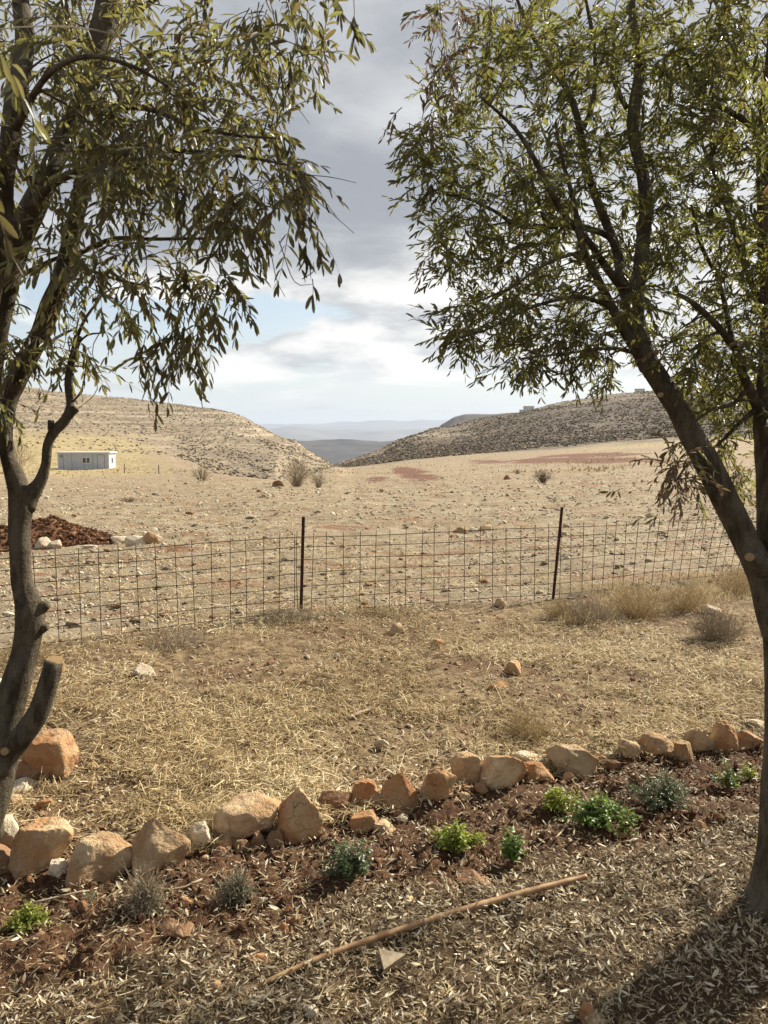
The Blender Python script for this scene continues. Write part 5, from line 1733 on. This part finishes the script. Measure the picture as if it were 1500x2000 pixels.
# hanging sprays that make the lower edge of the crown
for (px, py, L, nl, dep) in [(430, 520, .16, 12, 2.2), (445, 545, .14, 12, 2.2), (350, 600, .16, 13, 2.2), (365, 620, .15, 12, 2.25), (330, 580, .18, 13, 2.3), (300, 640, .16, 13, 2.3), (320, 655, .14, 12, 2.3), (375, 650, .16, 13, 2.25), (380, 680, .14, 11, 2.25), (345, 690, .12, 10, 2.2), (285, 655, .14, 11, 2.3), (275, 690, .10, 8, 2.3), (390, 560, .15, 12, 2.2), (560, 360, .16, 10, 2.0), (580, 390, .10, 7, 2.0), (575, 330, .10, 8, 2.0), (590, 325, .08, 7, 2.0), (600, 465, .06, 7, 2.05), (585, 480, .06, 6, 2.05), (615, 475, .05, 6, 2.05), (610, 545, .05, 4, 2.05), (560, 255, .08, 7, 2.1), (545, 245, .10, 8, 2.1), (590, 10, .14, 11, 2.2), (575, 60, .13, 11, 2.2), (560, 100, .11, 10, 2.2), (600, 20, .12, 10, 2.2), (540, 110, .12, 10, 2.2), (250, 610, .15, 10, 2.4), (215, 560, .16, 10, 2.5), (180, 590, .15, 10, 2.6), (460, 470, .14, 11, 2.1), (500, 430, .14, 10, 2.1), (520, 400, .12, 9, 2.1), (480, 420, .14, 11, 2.1)]:
    c = P(px, py, dep); TL.reach(c, .0022)
    TL.twig(c, (rl.normal(.15, .25), rl.normal(0, .3), -.6), L, nl, .9, 0.0, 1.0)
# spray at the top, in the open sky
c = P(640, -40, 2.1); TL.reach(c, .003); TL.twig(c, (.2, 0, -1), .06, 8, .3)
c = P(690, -20, 2.05); TL.reach(c, .0025)
TL.twig(c, (.0, 0, -1), .13, 12, .6, 0, 1.05, bare=.3); TL.twig(P(672, 30, 2.05), (.55, 0, -.7), .09, 9, .3, 0, 1.05)
TL.twig(P(655, -10, 2.05), (.3, 0, -.8), .05, 8, .3)
# bare whips curving out of the crown
for pts in [[(548, 130), (565, 185), (604, 241)], [(560, 340), (640, 345), (696, 357)], [(585, 365), (640, 410), (692, 456)], [(505, 130), (512, 190), (527, 225)], [(430, 500), (445, 555), (497, 600)], [(525, 470), (540, 545), (557, 580)], [(545, 470), (575, 550), (610, 555)], [(590, 545), (612, 530), (612, 512)], [(200, 640), (180, 690), (215, 760)], [(170, 690), (190, 760), (150, 800)]]:
    W = [P(a, b, 2.05) for a, b in pts]
    pp, rr = catmull(W, [.0016, .0013, .0008], .02)
    a0 = TL.reach(W[0], .002)
    for k in range(len(pp) - 1):
        TL.segs.append((pp[k], pp[k + 1], rr[k], rr[k + 1], .2))
# close leaves at the upper left corner
for px, py, dep, L in [(-30, 60, 1.1, .12), (-20, 160, 1.1, .12), (20, 110, 1.25, .1), (-40, 330, 1.1, .12), (60, 200, 1.35, .1)]:
    c = P(px, py, dep); TL.reach(c, .003)
    TL.twig(c, (rl.normal(.1, .3), rl.normal(0, .3), -.5), L, 7, .6, 0, .85)
# the crown goes on above and beside the frame
TL.fill(clusters_in([(-700, -700), (500, -800), (650, -80), (-60, -60), (-60, 500), (-600, 500)], 70, 2.2, 4.2, rl), 4, (.12, .24), (8, 12), .7)
TL.finish()

# ---- right tree
gR, dR = G(1505, 1790)
E0 = 2.62
TR = Tree('olive_tree', 'thick trunked olive tree at the right edge with one long stem leaning left', (gR[0] + .05, gR[1] + .1, gR[2] - .03), 22, M_leafR, .045, .215)
TR.limb('trunk', [(1540, 1860, 140, E0), (1546, 1800, 100, E0), (1552, 1740, 78, E0), (1554, 1660, 66, E0), (1555, 1560, 62, E0), (1558, 1450, 60, E0), (1560, 1350, 58, E0), (1556, 1250, 58, E0), (1545, 1160, 56, E0), (1538, 1080, 54, E0 + .02), (1532, 980, 51, E0 + .05), (1525, 900, 46, E0 + .08), (1513, 840, 38, E0 + .1), (1500, 800, 27, E0 + .12), (1492, 760, 14, E0 + .12), (1494, 700, 11, E0 + .12), (1497, 600, 11, E0 + .12), (1492, 475, 12, E0 + .12), (1490, 350, 11, E0 + .12), (1492, 240, 10, E0 + .12), (1505, 100, 8, E0 + .15), (1520, -60, 7, E0 + .2)], 26, .055)
TR.limb('leaning_stem', [(1540, 1290, 34, E0 - .02), (1515, 1210, 32, E0 - .03), (1486, 1120, 27, E0 - .02), (1450, 1045, 25, E0), (1416, 975, 25, E0), (1382, 905, 24, E0), (1350, 850, 23, E0 + .02), (1322, 795, 21, E0 + .03), (1290, 745, 20.5, E0 + .05), (1262, 700, 20, E0 + .06), (1246, 650, 20, E0 + .08), (1236, 600, 19, E0 + .1), (1244, 560, 15, E0 + .12), (1251, 520, 13.5, E0 + .12), (1256, 470, 13, E0 + .15), (1262, 400, 13, E0 + .15), (1253, 330, 12, E0 + .2), (1237, 262, 12, E0 + .2), (1240, 205, 12, E0 + .2), (1250, 130, 10.5, E0 + .22), (1240, 60, 9, E0 + .25), (1232, -20, 8, E0 + .25), (1225, -200, 6, E0 + .25), (1240, -400, 4, E0 + .25)], 20, .06)
TR.disc(1464, 1088, E0 - .10, 9, (-.55, -1, .2))
TR.disc(1373, 923, E0 - .075, 6, (-.3, -1, .2))
TR.disc(1289, 771, E0 - .055, 5, (-.7, -1, .1))
TR.limb('knob', [(1490, 1110, 22, E0 - .05), (1475, 1095, 16, E0 - .08), (1465, 1089, 10, E0 - .09)], 12, .08, grow=False)
for pts in [
    [(1262, 720, 14, E0 + .08), (1240, 680, 11, E0 + .05), (1218, 645, 10, E0 + .03), (1195, 600, 9, E0), (1165, 540, 8, E0 - .05), (1140, 490, 7, E0 - .1), (1130, 450, 6, E0 - .1), (1120, 390, 5, E0 - .1), (1100, 320, 4, E0 - .1), (1085, 240, 3, E0 - .1)],
    [(1232, 600, 13, E0 + .1), (1214, 550, 11, E0 + .12), (1205, 490, 9.5, E0 + .2), (1180, 425, 9, E0 + .25), (1155, 360, 8, E0 + .3), (1140, 300, 8, E0 + .3), (1130, 240, 7, E0 + .3), (1110, 180, 6, E0 + .3), (1070, 120, 5, E0 + .35), (1030, 50, 4, E0 + .4), (1000, -30, 3, E0 + .4)],
    [(1140, 250, 5, E0 + .3), (1158, 200, 5, E0 + .35), (1163, 130, 4.5, E0 + .4), (1156, 60, 4, E0 + .4), (1140, -20, 3, E0 + .4)],
    [(1216, 562, 9, E0 + .1), (1182, 520, 7.5, E0 + .02), (1150, 472, 6.5, E0 - .05), (1110, 430, 6, E0 - .1), (1080, 382, 6, E0 - .15), (1050, 322, 5, E0 - .2), (1020, 270, 4.5, E0 - .2), (990, 235, 3.5, E0 - .2), (940, 190, 2.5, E0 - .25)],
    [(1206, 495, 7, E0 + .2), (1190, 463, 6.5, E0 + .15), (1140, 445, 6, E0 + .1), (1070, 442, 5.5, E0 + .05), (1010, 440, 4.5, E0), (970, 415, 3.5, E0), (920, 390, 2.5, E0), (870, 380, 2, E0)],
    [(1066, 438, 4, E0 + .05), (1050, 390, 4, E0 + .1), (1036, 340, 3.5, E0 + .12), (1035, 280, 3, E0 + .15)],
    [(1140, 492, 5, E0 - .1), (1125, 495, 4, E0 - .15), (1090, 505, 3.5, E0 - .2), (1050, 525, 3, E0 - .25), (1000, 560, 2, E0 - .3), (930, 590, 1.6, E0 - .3)],
    [(1195, 600, 5, E0), (1130, 580, 4, E0 - .1), (1040, 600, 3, E0 - .15), (960, 640, 2, E0 - .2), (900, 660, 1.6, E0 - .2)],
    [(1224, 212, 5, E0 + .2), (1208, 180, 4.5, E0 + .2), (1195, 140, 4, E0 + .2), (1200, 80, 3, E0 + .2)],
    [(1505, 810, 14, E0 + .1), (1478, 790, 11, E0 + .1), (1462, 755, 9, E0 + .08), (1448, 725, 8.5, E0 + .05), (1440, 690, 7.5, E0 + .05), (1412, 650, 7, E0), (1372, 608, 6, E0), (1335, 580, 4.5, E0), (1300, 570, 3, E0)],
    [(1440, 700, 6, E0 + .05), (1425, 640, 5, E0 + .15), (1415, 590, 5, E0 + .25), (1400, 540, 4, E0 + .3), (1370, 480, 4, E0 + .35), (1350, 400, 3, E0 + .35)],
    [(1500, 600, 7, E0 + .12), (1470, 560, 6, E0 + .1), (1452, 500, 6, E0 + .1), (1430, 440, 5, E0 + .1), (1400, 350, 4, E0 + .1), (1370, 280, 3, E0 + .1)],
    [(1490, 265, 8, E0 + .12), (1455, 235, 7, E0 + .1), (1420, 215, 5.5, E0 + .1), (1380, 190, 4, E0 + .1), (1340, 120, 3, E0 + .1)],
    [(1460, 760, 5, E0 + .08), (1430, 790, 4, E0), (1390, 800, 3, E0 - .05), (1350, 830, 2.5, E0 - .1)],
    [(1475, 800, 6, E0 + .1), (1440, 830, 4, E0 + .1), (1400, 870, 3, E0 + .1), (1350, 900, 2.5, E0), (1320, 940, 2, E0 - .1)],
    [(1240, -30, 7, E0 + .25), (1150, -120, 5, E0 + .2), (1020, -150, 4, E0 + .1), (900, -90, 3, E0 + .05), (850, -10, 2, E0)],
    [(1230, -100, 6, E0 + .25), (1330, -180, 4, E0 + .3), (1420, -160, 3, E0 + .4)],
    [(1250, 690, 5, E0 + .06), (1190, 680, 4, E0 - .05), (1110, 690, 2.5, E0 - .15), (1020, 700, 2, E0 - .2)],
]:
    TR.limb('branch', pts, 9, .06)
rr_ = np.random.RandomState(78)


def dryR(a, b):
    if a < 905 and b < 290: return float(rr_.uniform() < .35)
    if a < 860 and b > 440 and b < 560: return 1.0
    return float(rr_.uniform() < .01)


Rmain = [(850, -60), (1560, -60), (1560, 720), (1480, 760), (1440, 730), (1400, 760), (1340, 730), (1290, 720), (1230, 700), (1180, 730), (1140, 690), (1100, 710), (1040, 715), (960, 720), (920, 690), (890, 640), (900, 560), (860, 500), (890, 430), (850, 400), (860, 350), (830, 300), (800, 270), (840, 220), (870, 130), (840, 60)]
Rcore = [(900, 20), (1540, -20), (1540, 520), (1400, 640), (1250, 640), (1000, 650), (930, 560), (900, 460), (900, 330), (860, 260), (920, 160)]
TR.fill(clusters_in(Rmain, 235, 2.3, 3.7, rr_, dryR), 5, (.09, .19), (10, 17), .15, .55)
TR.fill(clusters_in(Rcore, 180, 2.3, 4.0, rr_, dryR), 5, (.09, .19), (10, 17), .1, .5)
TR.fill(clusters_in([(1280, -60), (1560, -60), (1560, 760), (1420, 740), (1290, 560)], 70, 2.4, 3.9, rr_), 5, (.09, .19), (10, 17), .1, .5)
TR.fill(clusters_in([(850, 540), (1000, 560), (1180, 640), (1150, 730), (960, 735), (870, 690)], 34, 2.4, 3.1, rr_), 5, (.07, .15), (9, 14), .25)
TR.fill(clusters_in([(800, 240), (900, 200), (920, 480), (860, 500), (820, 380)], 22, 2.4, 3.0, rr_), 5, (.07, .15), (9, 14), .25)
TR.fill(clusters_in([(1290, 680), (1520, 660), (1500, 900), (1440, 940), (1400, 900), (1370, 830)], 42, 2.6, 3.6, rr_), 5, (.09, .18), (9, 14), .5)
TR.fill(clusters_in([(1300, 840), (1345, 850), (1365, 930), (1330, 960), (1310, 930)], 7, 2.4, 2.7, rr_, lambda a, b: .9 if b > 890 else .3), 4, (.08, .15), (8, 12), 1.2)
for (px, py, L, nl, dry) in [(800, 240, .12, 9, 1), (785, 210, .14, 8, 1), (770, 230, .06, 6, 1), (850, 60, .16, 10, 1), (870, 80, .18, 10, 1), (900, 90, .18, 10, 1), (890, 120, .15, 10, 1), (845, 90, .14, 9, 1), (800, 300, .06, 9, 0), (815, 340, .07, 9, 0), (850, 370, .05, 9, 0), (840, 440, .05, 8, 0), (835, 500, .07, 7, 1), (860, 540, .07, 8, 0), (870, 620, .06, 8, 0), (880, 680, .05, 9, 0), (960, 730, .06, 9, 0), (1030, 725, .05, 8, 0), (1170, 745, .05, 8, 0), (1185, 755, .07, 9, 0), (845, 360, .05, 6, 1), (825, 535, .05, 6, 1), (1200, 960, .02, 2, 0), (1210, 955, .02, 2, 0), (1285, 1005, .03, 4, 0), (1255, 1010, .03, 2, 0), (1320, 920, .10, 10, 1), (1330, 900, .12, 10, 1), (1310, 950, .06, 7, 1), (820, 20, .05, 9, 0), (835, 290, .07, 9, 0), (810, 260, .07, 9, 0)]:
    c = P(px, py, 2.5); TR.reach(c, .0018)
    TR.twig(c, (rr_.normal(-.35, .25), rr_.normal(0, .2), -.5 if dry else -.1), L, nl, .9 if dry else .4, float(dry), .8 if dry else 1)
TR.fill(clusters_in([(800, -60), (900, -700), (2200, -700), (2300, 500), (1560, 700), (1560, -60)], 110, 2.4, 4.4, rr_), 4, (.10, .2), (8, 13), .4)
TR.limb('branch', [(1600, 1700, 60, E0 + .2), (1720, 1500, 52, E0 + .4), (1800, 1200, 44, E0 + .5), (1840, 900, 34, E0 + .5), (1830, 500, 22, E0 + .5), (1780, 100, 13, E0 + .5), (1740, -300, 6, E0 + .5), (1700, -560, 2, E0 + .5)], 14, .06)  # unseen limb, added to carry the low shading leaves
TR.fill(clusters_in([(1620, 650), (2350, 600), (2350, 1320), (1950, 1300), (1700, 1150), (1600, 900)], 120, 2.7, 3.9, rr_), 5, (.10, .2), (9, 14), .5)  # unseen low leaves, added to cast shade on the lower right ground
TR.finish()


# ------------------------------------------------------------------ herbs in the bed
def herb(px, py, wpx, hpx, label, mat, nst, leafsz, lw, nleaf, seed, stemmat=None, trail=0.0, woody=0):
    g, d = G(px, py)
    W = 1.18 * wpx / 1500 * d / 2; Hh = 1.1 * hpx / 1500 * d
    r = np.random.RandomState(seed)
    root = empty('herb_plant', (g[0], g[1], g[2]))
    tag(root, label, 'plant', 'young plants in the garden bed')
    segs = []; T = []; X = []; N_ = []; S_ = []
    for k in range(nst):
        a = r.uniform(0, 6.283); q = r.uniform(0, 1) ** .55
        lob = .75 + .5 * math.sin(a * 2 + seed) * math.sin(a * 3 + seed * 2)
        tip = np.array([math.cos(a) * W * q * 1.2 * lob, math.sin(a) * W * q * .9 * lob, Hh * (1 - .62 * q * q) * r.uniform(.35, 1.1)])
        b0 = tip * [.18, .18, 0]; mid = (b0 + tip) / 2 + [0, 0, Hh * .15]
        v = r.uniform(.1, .6)
        segs += [(b0, mid, .0016, .0012, v), (mid, tip, .0012, .0006, v)]
        if woody and r.uniform() < woody:
            for _ in range(3):
                dv = r.normal(0, .4, 3) * [W, W, Hh]; segs.append((mid, mid + dv, .001, .0005, r.uniform(.3, 1)))
            if r.uniform() < .6: continue
        for j in range(nleaf):
            t = r.uniform(.25, 1.0)
            p = b0 * (1 - t) ** 2 + 2 * mid * t * (1 - t) + tip * t * t
            T.append(p + r.normal(0, leafsz * .3, 3)); X.append(np.array([r.normal(), r.normal(), r.normal(.2, .4)])); N_.append([r.normal(0, .5), r.normal(0, .5), 1]); S_.append(leafsz * r.uniform(.6, 1.3))
    acc = Acc(); fast_tubes(acc, segs)
    st = link('stems', acc.mesh('stems', stemmat or M_drytwig), root); tag(st, kind='stuff')
    T = np.array(T); T[:, 2] = np.maximum(T[:, 2], .003); n = len(T); S_ = np.array(S_)
    M = frames(np.array(X), np.array(N_)) * np.stack([S_, S_ * lw, S_], 1)[:, None, :]
    f = link('foliage', bake(LEAF, LEAF_F, M, T, 'foliage', mat, True, {'rnd': r.uniform(0, .9, n), 'dry': np.zeros(n)}), root)
    tag(f, kind='stuff')


M_hY = mat_leaf('herb_yellow_green', (0.22, 0.26, 0.035), (0.26, 0.29, 0.06), (0.42, 0.46, 0.06), transl=.35)
M_hG = mat_leaf('herb_bright_green', (0.10, 0.17, 0.030), (0.15, 0.21, 0.06), (0.28, 0.38, 0.06), transl=.35)
M_hB = mat_leaf('herb_blue_green', (0.105, 0.135, 0.065), (0.16, 0.19, 0.11), (0.20, 0.26, 0.09), transl=.25)
M_hT = mat_leaf('herb_grey_green', (0.12, 0.13, 0.08), (0.17, 0.175, 0.12), (0.20, 0.22, 0.10), transl=.25)
herb(56, 1812, 88, 50, 'low mound of yellow green leaves at the far left of the bed', M_hY, 130, .011, .55, 16, 1)
herb(287, 1788, 86, 76, 'woody grey thyme like herb with bare stems below the tall pointed boulder', M_hT, 200, .008, .4, 8, 2, woody=.75)
herb(468, 1758, 84, 62, 'grey green bushy herb with a white stone chip beside it', M_hT, 170, .009, .4, 12, 3, woody=.35)
herb(684, 1718, 88, 82, 'blue green upright herb below the reddish brown border rock', M_hB, 90, .016, .5, 16, 4)
herb(886, 1662, 88, 58, 'bright yellow green leafy plant below the round dark red rock', M_hY, 110, .014, .65, 16, 5)
herb(999, 1682, 46, 68, 'small upright green seedling right of the bright leafy plant', M_hG, 26, .020, .55, 13, 6)
herb(1088, 1584, 104, 38, 'sprawling bright green shoots, left half of the trailing pair', M_hY, 70, .016, .6, 12, 7)
herb(1172, 1608, 124, 54, 'dense trailing green plant between the seedling and the blue green one', M_hG, 150, .017, .6, 13, 8)
herb(1215, 1626, 40, 20, 'low green shoots trailing over the small tan stone', M_hG, 20, .014, .6, 10, 18)
herb(1300, 1574, 122, 68, 'wide low blue green feathery plant below the square orange block', M_hB, 240, .013, .3, 15, 9)
herb(1420, 1538, 50, 54, 'thin young green plant close to the right trunk', M_hG, 22, .020, .4, 13, 10)
herb(1462, 1520, 44, 34, 'small yellowish seedling half behind the right trunk', M_hY, 18, .015, .5, 10, 11)
herb(176, 1772, 22, 58, 'single thin green sprig standing left of the woody grey herb', M_hB, 2, .014, .35, 16, 12)
